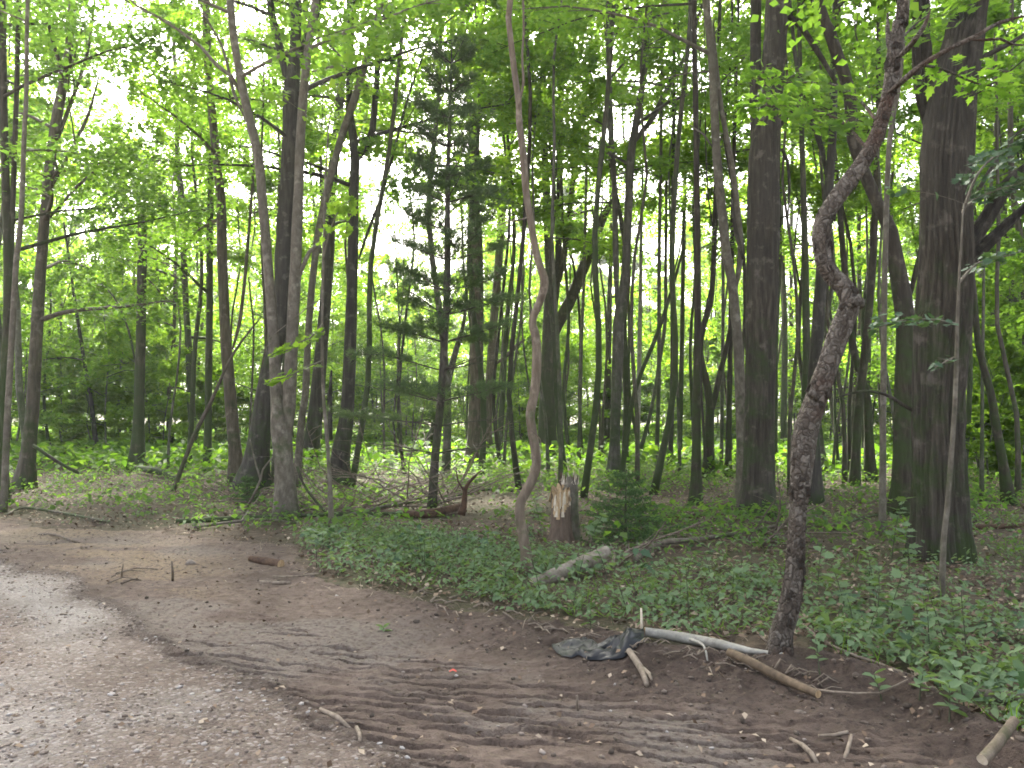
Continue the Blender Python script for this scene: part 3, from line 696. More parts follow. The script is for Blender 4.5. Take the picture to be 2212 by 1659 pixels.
T('slender_tree', 'dark upright stem tucked against the foot of the pale curved trunk', 'dark', [(1572, 1030, 13), (1577, 786, 11), (1580, 600, 10), (1584, 400, 9), (1590, 150, 7), (1595, 0, 6)], zlo=7, nb=6)
T('maple_tree', 'pale smooth trunk curving left as it rises, touching the big straight trunk', 'pale', [(1607, 1095, 28), (1604, 1000, 24), (1601, 886, 23), (1592, 720, 21), (1580, 600, 20), (1570, 553, 20), (1562, 480, 20), (1548, 333, 19), (1538, 133, 17), (1525, 0, 16)], [[(1585, 640, 12), (1600, 560, 13), (1595, 470, 13), (1580, 350, 12), (1558, 233, 11), (1548, 140, 8), (1540, 40, 6)], [(1548, 330, 6), (1520, 290, 5), (1490, 270, 3)]], zlo=7, nb=9)
T('large_maple_tree', 'massive straight dark-barked trunk right of centre, thickest on that side but one', 'oak', [(1637, 1112, 78), (1638, 1040, 66), (1640, 950, 62), (1641, 853, 60), (1644, 700, 63), (1648, 553, 67), (1650, 430, 66), (1652, 333, 64), (1661, 233, 52), (1671, 133, 48), (1676, 60, 47), (1679, 0, 46)],
  [[(1640, 380, 26), (1634, 290, 24), (1632, 180, 22), (1632, 90, 21), (1633, 0, 20)], [(1678, 330, 9), (1690, 322, 8), (1700, 345, 7), (1705, 400, 6), (1702, 480, 4)], [(1672, 300, 10), (1690, 265, 9), (1720, 230, 8), (1745, 190, 6)], [(1680, 20, 14), (1725, 52, 13), (1765, 110, 12), (1795, 160, 9), (1815, 200, 6)], [(1605, 560, 12), (1590, 500, 10), (1580, 430, 8)]],
  nb=11, zlo=8, K=72, step=.13, amp=.06, flare=.22, furrow=.018, nf=22)
T('slender_tree', 'slim trunk immediately right of the massive straight one', 'moss', [(1692, 978, 14), (1695, 720, 12), (1689, 553, 12), (1686, 400, 10), (1682, 200, 8), (1680, 0, 7)], zlo=8, nb=6)
T('slender_tree', 'second slim trunk right of the massive one, dark and dead straight', 'dark', [(1706, 965, 9), (1709, 720, 9), (1709, 553, 8), (1712, 300, 7), (1716, 0, 6)], zlo=8, nb=6)
T('slender_tree', 'grey-green trunk seen just left of the flaky crooked tree', 'moss', [(1736, 1050, 19), (1739, 886, 17), (1742, 753, 16), (1739, 553, 15), (1735, 400, 12), (1730, 200, 10), (1726, 0, 8)], zlo=8, nb=7)
T('maple_tree', 'dark trunk half hidden behind the flaky crooked tree', 'dark', [(1757, 1088, 34), (1756, 960, 28), (1757, 853, 26), (1768, 686, 26), (1778, 553, 24), (1788, 430, 20), (1798, 300, 18), (1801, 180, 16), (1806, 0, 14)], [[(1790, 400, 12), (1772, 310, 12), (1742, 233, 11), (1722, 150, 9), (1705, 0, 7)]], zlo=8, nb=8)
T('crooked_cherry_tree', 'crooked flaky-barked leaning tree standing on the loose soil bank in front', 'flaky', [(1681, 1408, 46), (1688, 1370, 42), (1702, 1323, 42), (1715, 1256, 38), (1722, 1173, 36), (1725, 1106, 36), (1729, 1060, 42), (1733, 986, 49), (1742, 925, 50), (1761, 872, 48), (1784, 803, 45), (1807, 736, 43), (1828, 682, 42), (1836, 648, 42), (1822, 618, 38), (1800, 598, 36), (1783, 570, 34), (1778, 545, 33), (1776, 500, 37), (1790, 455, 37), (1835, 393, 34), (1875, 333, 32), (1902, 267, 28), (1922, 183, 27), (1932, 117, 29), (1942, 50, 26), (1952, 0, 24)],
  [[(1920, 200, 14), (1945, 178, 14), (1992, 140, 13), (2048, 107, 11), (2108, 78, 10), (2158, 50, 9), (2230, 30, 8)], [(2095, 86, 7), (2130, 86, 6), (2162, 84, 6), (2188, 96, 5), (2230, 97, 4)], [(1938, 125, 14), (1960, 105, 13), (1980, 80, 11), (1999, 52, 9), (2010, 20, 7)], [(1930, 130, 10), (1919, 95, 10), (1918, 60, 9), (1917, 28, 8)],
   [(1838, 655, 30), (1853, 648, 24), (1862, 660, 14), (1858, 668, 8)], [(1765, 862, 24), (1752, 850, 18), (1746, 852, 8)], [(1734, 925, 16), (1724, 915, 12), (1719, 917, 5)]],
  nb=5, zlo=5.2, flakes=150, K=20, step=.04, amp=.24, flare=.2, furrow=.008, nf=9, per=300, leaf=.1, flen=.2,
  hang=[([(1880, 330, 0), (1820, 265, .5), (1740, 232, .8), (1650, 228, 1.0), (1590, 240, 1.1)], 260, .085, 'maple', 6.01, .24), ([(1900, 270, 0), (1850, 210, .6), (1790, 180, .9), (1700, 178, 1.2), (1610, 165, 1.4)], 240, .085, 'maple', 6.01, .2), ([(1930, 120, 0), (1960, 70, .3), (2010, 30, .5), (2080, -5, .6)], 210, .085, 'maple', 6.01, .3), ([(1990, 140, .2), (2040, 150, .5), (2110, 180, .8), (2180, 190, 1.0)], 90, .1, 'maple', 6.01, .25)])
T('maple_tree', 'dark trunk beside the oak curving up to the left to cross the crooked tree', 'dark', [(1957, 1112, 52), (1954, 1050, 44), (1952, 986, 40), (1952, 820, 38), (1958, 720, 40), (1948, 636, 38), (1933, 553, 32), (1925, 500, 28), (1892, 433, 26), (1858, 350, 25), (1842, 300, 26), (1835, 200, 26), (1808, 117, 26), (1792, 67, 26), (1765, 0, 25)], [[(1960, 660, 13), (1975, 600, 11), (1988, 540, 9), (2000, 480, 6)]], zlo=8, nb=8, K=14)
T('large_oak_tree', 'huge furrowed grey oak trunk at right, the thickest tree in view', 'oak', [(2034, 1206, 122), (2032, 1150, 110), (2030, 1060, 101), (2028, 960, 97), (2027, 853, 97), (2036, 720, 108), (2043, 620, 106), (2045, 553, 103), (2043, 440, 97), (2043, 333, 93), (2052, 240, 92), (2060, 180, 88), (2085, 67, 72), (2095, 0, 66)],
  [[(2078, 560, 26), (2098, 520, 25), (2125, 483, 24), (2175, 400, 22), (2225, 355, 18)], [(2080, 580, 24), (2110, 550, 22), (2150, 510, 18), (2225, 438, 15)], [(2020, 300, 40), (2000, 200, 36), (1992, 110, 32), (1990, 0, 28)], [(2022, 935, 10), (1992, 900, 9), (1948, 873, 8), (1908, 850, 7), (1858, 846, 6), (1802, 860, 3)], [(2086, 470, 10), (2120, 400, 9), (2165, 330, 8), (2225, 290, 6)], [(2090, 150, 14), (2130, 120, 12), (2180, 95, 10), (2230, 60, 8)], [(2010, 720, 16), (1995, 690, 10), (1990, 660, 5)]],
  nb=12, zlo=6.5, K=120, step=.11, amp=.05, flare=.1, furrow=.032, nf=30, Lb=4, per=460, flen=.35)
T('sapling', 'light grey straight sapling left of the oak', 'pale', [(1905, 1158, 15), (1907, 1000, 14), (1908, 853, 13), (1912, 553, 12), (1922, 300, 11), (1940, 200, 9), (1955, 60, 7), (1960, 0, 6)], zlo=5.5, nb=7, Lb=2.2, leaf=.11, flare=.15)
T('sapling', 'thin pale sapling standing close in front of the oak', 'pale', [(2033, 1295, 13), (2038, 1173, 12), (2047, 1086, 11), (2062, 886, 10), (2066, 770, 9), (2069, 680, 7), (2074, 560, 5), (2082, 440, 3)], zlo=3.4, nb=2, Lb=1.2, leaf=.09, lm='blue', per=60, flare=.1,
  hang=[([(2068, 700, 0), (2010, 690, -.2), (1950, 692, -.3), (1880, 712, -.4)], 60, .085, 'maple', 6.97, .22), ([(2072, 610, 0), (2110, 570, .1), (2150, 560, .2), (2215, 540, .2)], 50, .085, 'maple', 6.97, .25), ([(2080, 450, 0), (2130, 420, .1), (2180, 400, .2), (2250, 380, .2)], 150, .085, 'maple', 6.97, .3), ([(2080, 460, 0), (2110, 380, 0), (2160, 330, .2), (2240, 300, .2)], 150, .085, 'maple', 6.97, .3), ([(2068, 770, 0), (2045, 780, -.2), (2020, 795, -.3)], 14, .08, 'maple', 6.97, .3)])
T('maple_tree', 'straight slim trunk between the crooked tree and the pale sapling', 'dark', [(1845, 1050, 20), (1850, 960, 18), (1856, 870, 18), (1866, 786, 17), (1880, 640, 16), (1886, 553, 15), (1893, 380, 12), (1897, 200, 10), (1900, 0, 8)], zlo=7, nb=7)
T('maple_tree', 'dark crooked trunk crossing left behind the straight slim one', 'dark', [(1882, 1040, 20), (1876, 930, 18), (1871, 853, 17), (1845, 760, 16), (1835, 686, 15), (1822, 553, 13), (1812, 430, 11), (1800, 300, 9)], zlo=6, nb=5)
T('slender_tree', 'bent slim trunk leaning left, right of the oak', 'dark', [(2182, 1090, 22), (2170, 1020, 19), (2158, 953, 18), (2138, 840, 16), (2115, 753, 14), (2104, 640, 12), (2098, 553, 11), (2100, 400, 9), (2108, 200, 7), (2112, 0, 6)], zlo=5, nb=7, lm='shade')
T('slender_tree', 'upright grey trunk behind the bent one right of the oak', 'grey', [(2140, 1000, 20), (2145, 820, 18), (2139, 653, 16), (2142, 553, 15), (2150, 350, 12), (2160, 120, 10), (2165, 0, 8)], [[(2146, 760, 9), (2158, 680, 9), (2160, 553, 8), (2165, 400, 7)]], zlo=6, nb=7, lm='shade')
T('slender_tree', 'curving trunk near the right picture edge', 'dark', [(2196, 990, 18), (2198, 886, 17), (2204, 786, 16), (2195, 653, 14), (2177, 553, 12), (2168, 420, 10), (2160, 250, 8)], zlo=5, nb=6, lm='shade')
T('slender_tree', 'very thin straight sapling right of the oak trunk', 'thin', [(2120, 1082, 8), (2122, 853, 7), (2125, 600, 6), (2128, 400, 4)], zlo=4.5, nb=5, lm='shade', Lb=2)

# ------------------------------------------------------------------ background trees and saplings
def proto_tall(seed, h, lm, bk, leaf, n, per, lo=.3, thick=.0048):
    root = thing('slender_tree', 'x', 'tree')
    P = [np.array([0, 0, -.15])]; q = P[0].copy()
    for k in range(8):
        q = q + np.array([R.normal(0, .14), R.normal(0, .14), h / 8]); P.append(q.copy())
    r0 = thick * h + .012
    Q, rr = spline(P, np.linspace(r0, .012, len(P)), .8)
    wood = Bag(); wood.add(*tube(Q, rr, 7, .08, seed, .3))
    bag = grow_crown(root, None, Q, rr, h * lo, h * .98, n, h * .18, leaf, LF[lm], BK[bk], per, seed, elev=(.15, 1.0), into=wood)
    ob('trunk', wood.mesh('trunk', BK[bk], True), root)
    ob('crown', bag.mesh('crown', LF[lm]), root)
    return root
def proto_sapling(seed, h, lm, leaf, n, per, bk='thin', spread=.42, name='sapling'):
    root = thing(name, 'x', 'sapling')
    P = [np.array([0, 0, -.1])]; q = P[0].copy()
    for k in range(5):
        q = q + np.array([R.normal(0, .09), R.normal(0, .09), h / 5]); P.append(q.copy())
    Q, rr = spline(P, np.linspace(.006 * h + .006, .005, len(P)), .5)
    wood = Bag(); wood.add(*tube(Q, rr, 5, .05, seed, .2))
    bag = grow_crown(root, None, Q, rr, h * .12, h * .97, n, h * spread, leaf, LF[lm], BK[bk], per, seed, elev=(.1, .8), into=wood)
    ob('trunk', wood.mesh('trunk', BK[bk], True), root)
    ob('crown', bag.mesh('crown', LF[lm]), root)
    return root
def ok(x, y, gap):
    return all((x - a_) ** 2 + (y - b_) ** 2 > gap * gap for a_, b_, _ in TREES)
used = {}
def put(proto, key, x, y, label, cat, group, s=1.0, rz=None, name=None):
    o = copy_tree(proto) if used.get(key) else proto
    used[key] = True
    o.location = (x, y, float(H(x, y))); o.rotation_euler = (R.normal(0, .025), R.normal(0, .025), R.random() * 6.28 if rz is None else rz)
    o.scale = (s, s, s * (.92 + .16 * R.random()))
    tag(o, label, cat, group)
    if name: o.name = name
    return o
talls = [proto_tall(301 + k, [15, 17, 13, 18, 14, 16][k], ['maple', 'lime', 'maple', 'lime', 'lime', 'maple'][k], ['thin', 'moss', 'dark', 'grey', 'thin', 'moss'][k], .13, 16, 560, .4) for k in range(6)]
saps = [proto_sapling(401 + k, [3.6, 6.2, 8.5, 4.8, 7.2, 2.6][k], ['lime', 'lime', 'lime', 'lime', 'fern', 'fern'][k], .115, [8, 11, 13, 9, 12, 8][k], 300) for k in range(6)]
def U(u, y): return (u - UC) / F * y / cp
# tall slender trees well behind the traced ones; sparse where the photograph shows open sky
n = 0; tries = 0
while n < 26 and tries < 4000:
    tries += 1
    y = 19 + 12 * R.random(); u = -250 + 2700 * R.random()
    x = U(u, y)
    if not ok(x, y, .9) or abs(u - 305) < 40: continue
    if 780 < u < 1000 and R.random() < .9: continue
    if (500 < u < 570 or 1440 < u < 1600 or 1690 < u < 1745) and R.random() < .6: continue
    k = R.integers(6); TREES.append((x, y, .2))
    side = 'left' if u < 800 else ('middle' if u < 1500 else 'right')
    put(talls[k], ('t', k), x, y, 'tall slender tree far back in the bright ' + {'left': 'woodland behind the snag and leaning trees', 'middle': 'woodland behind pine and zigzag tree', 'right': 'woodland behind the massive trunks'}[side], 'tree', 'slender trees far back, ' + side, .8 + .5 * R.random())
    n += 1
# many slim poles with leaves only high up
slim = [proto_tall(701 + k, [12, 14, 16, 13][k], ['lime', 'maple', 'lime', 'maple'][k], ['thin', 'dark', 'moss', 'grey'][k], .11, 6, 300, .66, .0026) for k in range(4)]
n = 0; tries = 0
while n < 60 and tries < 4000:
    tries += 1
    y = 15 + 16 * R.random(); u = 330 + 1900 * R.random() ** .8; x = U(u, y)
    if not ok(x, y, .5) or abs(u - 305) < 40: continue
    k = n % 4; TREES.append((x, y, .1))
    side = 'left' if u < 900 else ('middle' if u < 1500 else 'right')
    put(slim[k], ('p', k), x, y, 'slim straight pole of a tree ' + {'left': 'among the trunks left of the pine', 'middle': 'in the gap between pine and pole group', 'right': 'among the trunks around the crooked tree'}[side], 'tree', 'slim poles, ' + side, (.75 + .5 * R.random()))
    n += 1
# thin-crowned leafy trees at the sunny far edge of the wood
edge_ = [proto_tall(751 + k, [12, 15, 10, 13.5][k], ['lime', 'lime', 'fern', 'lime'][k], ['thin', 'grey', 'moss', 'thin'][k], .12, 24, 210, .1, .004) for k in range(4)]
for i in range(70):
    u = -150 + 2550 * (i + R.random()) / 70; y = 37 + 24 * R.random(); x = U(u, y)
    gap = 800 < u < 985 or 500 < u < 565 or 1440 < u < 1590 or 1690 < u < 1745
    side = 'left' if u < 800 else ('middle' if u < 1500 else 'right')
    put(edge_[i % 4], ('e', i % 4), x, y, 'sunlit leafy tree at the far wood edge ' + {'left': 'left of the forked trunks', 'middle': 'behind the pine and zigzag tree', 'right': 'behind the massive trunks'}[side], 'tree', 'sunlit edge trees, ' + side, (.55 if gap else .85) + .35 * R.random())
for i in range(26):
    lft = i < 17; u = (-60 + 540 * R.random()) if lft else (1780 + 420 * R.random()); y = 31 + 12 * R.random(); x = U(u, y)
    if not ok(x, y, .5): continue
    put(edge_[i % 4], ('e', i % 4), x, y, 'full-leaved tall tree closing the view ' + ('behind the snag and left thicket' if lft else 'between crooked tree and oak'), 'tree', 'leafy trees closing the view, ' + ('left' if lft else 'right'), .9 + .4 * R.random())
# leafy saplings: bright ones toward the clearing, deeper green ones on the left
n = 0; tries = 0
while n < 175 and tries < 4000:
    tries += 1
    y = 33 + 18 * R.random() ** 1.2; u = (450 + 1800 * R.random()) if R.random() < .72 else (-200 + 2600 * R.random()); x = U(u, y)
    if not ok(x, y, .6): continue
    k = R.integers(6)
    side = 'left' if u < 800 else ('middle' if u < 1500 else 'right')
    put(saps[k], ('s', k), x, y, 'leafy sapling in the bright background ' + {'left': 'left of the trunk clump', 'middle': 'between pine and pole group', 'right': 'right of the massive trunk'}[side], 'sapling', 'leafy saplings in back, ' + side, .75 + .6 * R.random())
    n += 1
gsap = [proto_sapling(501 + k, [4.5, 6.5, 3.0][k], ['lime', 'maple', 'lime'][k], .12, 12, 400, spread=.45) for k in range(3)]
for i in range(18):
    u = 20 + 480 * R.random(); y = 28 + 10 * R.random(); x = U(u, y); k = i % 3
    put(gsap[k], ('g', k), x, y, 'green leafy maple sapling in the shaded thicket at left', 'sapling', 'saplings of the left thicket', .8 + .4 * R.random())
for i in range(16):
    u = 2080 + 160 * R.random(); y = 17 + 10 * R.random(); x = U(u, y); k = i % 3
    put(gsap[k], ('g', k), x, y, 'green leafy maple sapling in the shade right of the oak', 'sapling', 'saplings right of the oak', .7 + .4 * R.random())
# far side of the clearing
far = [proto_tall(601 + k, [11, 13, 9][k], 'lime', 'thin', .3, 14, 460) for k in range(3)]
for i in range(64):
    u = -300 + 2850 * (i + R.random()) / 64; y = 84 + 14 * R.random(); x = U(u, y); k = i % 3
    put(far[k], ('f', k), x, y, 'sunlit tree on the far side of the clearing', 'tree', 'sunlit trees beyond the clearing', (1.0 if 1640 < u < 1760 or 840 < u < 960 else 1.5) + .4 * R.random())

# ------------------------------------------------------------------ pine and fir
def tufts(bag, C, D, n, L, w, spread):
    """needle tufts: n needles at each centre C heading along D"""
    m = len(C); P = np.repeat(C, n, 0); d = nrm(np.repeat(D, n, 0) + R.normal(0, spread, (m * n, 3)))
    l = L * (.6 + .6 * R.random(m * n)); Nn = nrm(R.normal(0, 1, (m * n, 3)))
    bag.add(*leaves(P + d * l[:, None] * .5, d, Nn, l, w))
def pine(label):
    pts = [(933, 1102, 19), (940, 986, 18), (953, 853, 17), (963, 686, 16), (967, 553, 15), (967, 400, 11), (970, 300, 8), (974, 180, 5), (976, 90, 2)]
    b = on_ground(933, 1102); d = b[1]; b[2] = float(H(b[0], b[1])); TREES.append((b[0], b[1], .3))
    root = thing('pine_tree', label, 'pine tree', tuple(b))
    P = np.array([at(u, v, d) - b for u, v, w in pts]); P[0][2] = -.1
    Q, q = spline(P, [w / 2 / F * d for _, _, w in pts], .3)
    ob('trunk', mk('trunk', *tube(Q, q, 10, .08, 5, .2), BK['pine'], True), root)
    bag = Bag()
    zt = Q[-1, 2]; z = .9
    while z < zt - .3:
        f = z / zt
        p = np.array([np.interp(z, Q[:, 2], Q[:, c]) for c in range(3)]); a0 = R.random() * 6.28
        for k in range(4 if f < .3 else 5):
            az = a0 + k * 6.283 / 5 + R.normal(0, .25)
            L = (1.75 - 1.3 * f) * (.7 + .5 * R.random()); dead = f < .16 or (f < .34 and R.random() < .45)
            B = branch_path(p, az, L, .12 + .35 * f, -.12 + .3 * f, 6, .05)
            bb = Bag(); bb.add(*tube(B, np.linspace(.013, .004, 7), 4, cap=False)); side_twigs(bb, B, .008, 6, .4)
            ob('branch', bb.mesh('branch', BK['pine'], True), root)
            if dead: continue
            n = int(16 + 36 * L)
            t = .35 + .65 * R.random(n); x = t * 6; i = np.minimum(x.astype(int), 5); fr = (x - i)[:, None]
            C = B[i] * (1 - fr) + B[i + 1] * fr; D = nrm(B[i + 1] - B[i]); sd = nrm(np.cross(D, [0, 0, 1.0]))
            lat = R.normal(0, .16, n) * L; C = C + sd * lat[:, None] + np.array([0, 0, 1]) * R.normal(.02, .04, n)[:, None]
            tufts(bag, C, nrm(D + sd * np.sign(lat)[:, None] * .6 + np.array([0, 0, .25])), 24, .12, .0075, .6)
        z += .38 + .12 * R.random()
    ob('crown', bag.mesh('crown', LF['needle']), root)
pine('soft-needled pine with bare lower whorls standing in the brush, left of centre')
def fir(label, u, v, h, wid, name='fir_sapling'):
    b = on_ground(u, v); b[2] = float(H(b[0], b[1]))
    root = thing(name, label, 'fir sapling', tuple(b))
    ob('trunk', mk('trunk', *tube(np.array([(0, 0, -.05), (0, .01, h * .5), (.01, 0, h)]), np.array([.02, .012, .003]), 6), BK['pine'], True), root)
    bag = Bag(); z = h * .08
    while z < h * .97:
        f = z / h
        a0 = R.random() * 6
        for k in range(7):
            L = wid * (1 - f) ** .8 * (.7 + .5 * R.random()) + .04
            B = branch_path((0, 0, z), a0 + k * .9 + R.normal(0, .2), L, .12 + .4 * f, -.25, 4, .06)
            bb = Bag(); bb.add(*tube(B, np.linspace(.006, .002, 5), 3, cap=False)); ob('branch', bb.mesh('branch', BK['pine']), root)
            n = int(8 + 38 * L); t = .15 + .85 * R.random(n); x = t * 4; i = np.minimum(x.astype(int), 3); fr = (x - i)[:, None]
            C = B[i] * (1 - fr) + B[i + 1] * fr; D = nrm(B[i + 1] - B[i]); sd = nrm(np.cross(D, [0, 0, 1.0]))
            lat = R.uniform(-1, 1, n) * .35 * L * (1 - t * .6)
            tufts(bag, C + sd * lat[:, None] - np.array([0, 0, .03]) * R.random(n)[:, None], nrm(D + sd * np.sign(lat)[:, None]), 7, .05, .009, .5)
        z += .07 + .05 * f
    ob('crown', bag.mesh('crown', LF['fir']), root)
fir('small dark green fir growing right of the broken stump', 1352, 1175, .9, .72)
fir('tiny fir sprig at the foot of the curved grey trunk', 533, 1085, .45, .3)

# ------------------------------------------------------------------ forest floor cover (too many to count)
def stuff(name, me, label, cat):
    o = ob(name, me); tag(o, label, cat); o['kind'] = 'stuff'; return o
CLEAR = [((1150, 1270), (1325, 1262), .2), ((1160, 1290), (1330, 1285), .15), ((1200, 1190), (1240, 1190), .25), ((1372, 1225), (1692, 1152), .12), ((1380, 1240), (1560, 1215), .1), ((1392, 1385), (1690, 1420), .12), ((1400, 1408), (1690, 1430), .08), ((800, 1125), (1010, 1120), .3), ((380, 1135), (870, 1122), .12), ((1690, 1405), (1660, 1440), .15), ((2100, 1515), (2240, 1540), .1)]
def keep_off(x, y):
    m = np.ones(len(x), bool)
    for a_, b_, hw in CLEAR:
        a2, b2 = np.array(on_ground(*a_)[:2]), np.array(on_ground(*b_)[:2]); ab = b2 - a2; pp = np.stack([x, y], -1) - a2
        tt = np.clip(pp @ ab / (ab @ ab), 0, 1); m &= np.linalg.norm(pp - tt[:, None] * ab, axis=1) > hw
    for a_, b_, w in TREES:
        if b_ < 30: m &= (x - a_) ** 2 + (y - b_) ** 2 > (w * .5) ** 2
    return m
# dead leaves
n = 42000
y = 3.4 + 22 * R.random(n) ** 1.5; x = (R.random(n) - .5) * 2 * (2.5 + y * .72)
sf = s_forest(x, y); k = (sf > -.45) & ((sf > .1) | (R.random(n) < .35)) & keep_off(x, y) | ((sf <= -.45) & (R.random(n) < .09))
x, y = x[k], y[k]; n = len(x)
sz = (.03 + .045 * R.random(n)) * np.where(s_forest(x, y) < .1, .65, 1)
P = np.stack([x, y, H(x, y) + .012 + .02 * R.random(n)], -1)
stuff('leaf_litter', mk('leaf_litter', *leaves(P, R.normal(0, 1, (n, 3)), np.array([0, 0, 1.0]) + R.normal(0, .4, (n, 3)), sz, sz * .65, 'q4'), M_litter), 'brown dead leaves covering the forest floor', 'leaf litter')
# low green plants
def herbs(name, n, y0, y1, powr, dens, size, hmax, mat, label, cat, nl=(6, 12), rad=.16, kind='q6'):
    y = y0 + (y1 - y0) * R.random(n) ** powr; x = (R.random(n) - .5) * 2 * (2.6 + y * .72)
    k = (R.random(n) < dens(x, y)) & keep_off(x, y); x, y = x[k], y[k]
    m = R.integers(nl[0], nl[1], len(x)); idx = np.repeat(np.arange(len(x)), m); c = len(idx)
    sc = (.6 + .8 * R.random(len(x)))[idx]
    th = R.random(c) * 6.283; r = rad * sc * np.sqrt(R.random(c))
    hh = hmax * sc * (.25 + .75 * R.random(c)) * (1 - .4 * r / rad / sc)
    px, py = x[idx] + np.cos(th) * r, y[idx] + np.sin(th) * r
    P = np.stack([px, py, H(px, py) + hh], -1)
    out = np.stack([np.cos(th), np.sin(th), -.25 + 0 * th], -1)
    L = size * sc * (.6 + .7 * R.random(c))
    bag = Bag(); bag.add(*leaves(P, out + R.normal(0, .35, (c, 3)), np.array([0, 0, 1.0]) + .35 * out + R.normal(0, .3, (c, 3)), L, L * .62, kind))
    return stuff(name, bag.mesh(name, mat), label, cat)
def d_near(x, y):
    sf = s_forest(x, y)
    g = ss(.05, .35, sf) * ss(2.9, 1.3, sf) * ss(-2.9, -2.1, x)
    g = g * (.35 + .65 * ss(.35, .6, fbm(x * .8, y * .8, 3, 71)))
    right = ss(1.9, 2.6, x) * ss(.1, .5, sf) * .4 * ss(.38, .6, fbm(x * .9, y * .9, 3, 72)) * ss(10, 6, y)
    thin = .10 * ss(0, .4, sf) * ss(.45, .65, fbm(x * .7, y * .7, 3, 73))
    return np.clip(np.maximum(np.maximum(g, right), thin), 0, 1)
herbs('ground_cover', 19000, 3.4, 12, 1.25, d_near, .05, .2, LF['herb'], 'low green leafy plants carpeting the ground beside the track', 'ground cover')
def d_mid(x, y): return ss(.2, 1, s_forest(x, y)) * (.15 + .85 * ss(.4, .62, fbm(x * .35, y * .35, 3, 74))) * ss(8, 12, y) * (.4 + .6 * ss(-5, -1, x))
herbs('undergrowth', 9000, 8, 24, 1.1, d_mid, .09, .28, LF['shade'], 'patchy green seedlings under the trees', 'undergrowth', (5, 10), .25, 'q4')
def d_far(x, y): return ss(17, 24, y) * (.35 + .65 * ss(.35, .6, fbm(x * .2, y * .2, 3, 75)))
herbs('woodland_herbs', 16000, 17, 60, 1.0, d_far, .2, .6, LF['fern'], 'bright green knee-high herbs across the sunlit woodland floor', 'undergrowth', (6, 12), .5, 'q4')

def d_weed(x, y): return d_near(x, y) * ss(.45, .65, fbm(x * .6 + 9, y * .6, 3, 76))
herbs('broad_leaved_weeds', 1300, 3.4, 11, 1.2, d_weed, .095, .3, LF['blue'], 'taller pale broad-leaved weeds in patches of the ground cover', 'weeds', (4, 8), .18, 'maple')
def blades(name, n, y0, y1, dens, hgt, w, mat, label, cat, lean, nb=9, rad=.05):
    y = y0 + (y1 - y0) * R.random(n) ** 1.2; x = (R.random(n) - .5) * 2 * (2.6 + y * .72)
    k = (R.random(n) < dens(x, y)) & keep_off(x, y); x, y = np.repeat(x[k], nb), np.repeat(y[k], nb); c = len(x)
    th = R.random(c) * 6.283; r = rad * R.random(c); x = x + np.cos(th) * r; y = y + np.sin(th) * r
    d_ = nrm(np.stack([np.cos(th) * lean, np.sin(th) * lean, np.abs(R.normal(.5, .4, c)) * (1.4 - lean) + .05], -1)); L = hgt * (.5 + .8 * R.random(c))
    P = np.stack([x, y, H(x, y) + .015], -1) + d_ * L[:, None] * .5
    bag = Bag(); bag.add(*leaves(P, d_, nrm(R.normal(0, 1, (c, 3))), L, w)); stuff(name, bag.mesh(name, mat), label, cat)
blades('grass_tufts', 1500, 3.4, 12, lambda x, y: .5 * ss(.0, .3, s_forest(x, y)) * ss(.5, .68, fbm(x * .7, y * .7 + 5, 3, 77)), .22, .007, LF['fern'], 'thin grass tufts between the low plants', 'grass', .5)
blades('dry_stems', 2600, 3.4, 10, lambda x, y: np.exp(-((s_forest(x, y) - .02) / .22) ** 2) * ss(.42, .6, fbm(x * 1.2, y * 1.2, 3, 78)), .16, .005, M_straw, 'dry pale stems and rootlets strewn along the soil bank', 'dead stems', 1.25, 4, .12)
# pebbles of the gravel road and crumbs of soil
ICO_V = np.array([(0, 0, 1), (.89, 0, .45), (.28, .85, .45), (-.72, .53, .45), (-.72, -.53, .45), (.28, -.85, .45), (.72, .53, -.45), (-.28, .85, -.45), (-.89, 0, -.45), (-.28, -.85, -.45), (.72, -.53, -.45), (0, 0, -1)])
ICO_F = np.array([(0, 1, 2), (0, 2, 3), (0, 3, 4), (0, 4, 5), (0, 5, 1), (1, 6, 2), (2, 7, 3), (3, 8, 4), (4, 9, 5), (5, 10, 1), (6, 7, 2), (7, 8, 3), (8, 9, 4), (9, 10, 5), (10, 6, 1), (11, 7, 6), (11, 8, 7), (11, 9, 8), (11, 10, 9), (11, 6, 10)])
def lumps(x, y, s, sink, flat=.6):
    n = len(x); V = ICO_V[None] * (1 + R.normal(0, .26, (n, 12, 1)))
    ax = np.stack([.7 + .6 * R.random(n), .7 + .6 * R.random(n), flat * (.7 + .6 * R.random(n))], -1)
    V = V * ax[:, None, :]; th = R.random(n) * 6.28; c, s_ = np.cos(th)[:, None], np.sin(th)[:, None]
    V = np.stack([V[..., 0] * c - V[..., 1] * s_, V[..., 0] * s_ + V[..., 1] * c, V[..., 2]], -1) * s[:, None, None]
    V = V + np.stack([x, y, zground(x, y) + s * sink], -1)[:, None, :]
    return V.reshape(-1, 3), (ICO_F[None] + (np.arange(n) * 12)[:, None, None]).reshape(-1, 3)
def zground(x, y):       # the built height field, bilinear
    x = np.asarray(x, float); y = np.asarray(y, float)
    i = np.clip(np.searchsorted(gx, x) - 1, 0, len(gx) - 2); j = np.clip(np.searchsorted(gy, y) - 1, 0, len(gy) - 2)
    fx = (x - gx[i]) / (gx[i + 1] - gx[i]); fy = (y - gy[j]) / (gy[j + 1] - gy[j])
    return (Z[j, i] * (1 - fx) + Z[j, i + 1] * fx) * (1 - fy) + (Z[j + 1, i] * (1 - fx) + Z[j + 1, i + 1] * fx) * fy
n = 30000
y = 3.3 + 8 * R.random(n) ** 1.6; x = -7.5 + 10 * R.random(n)
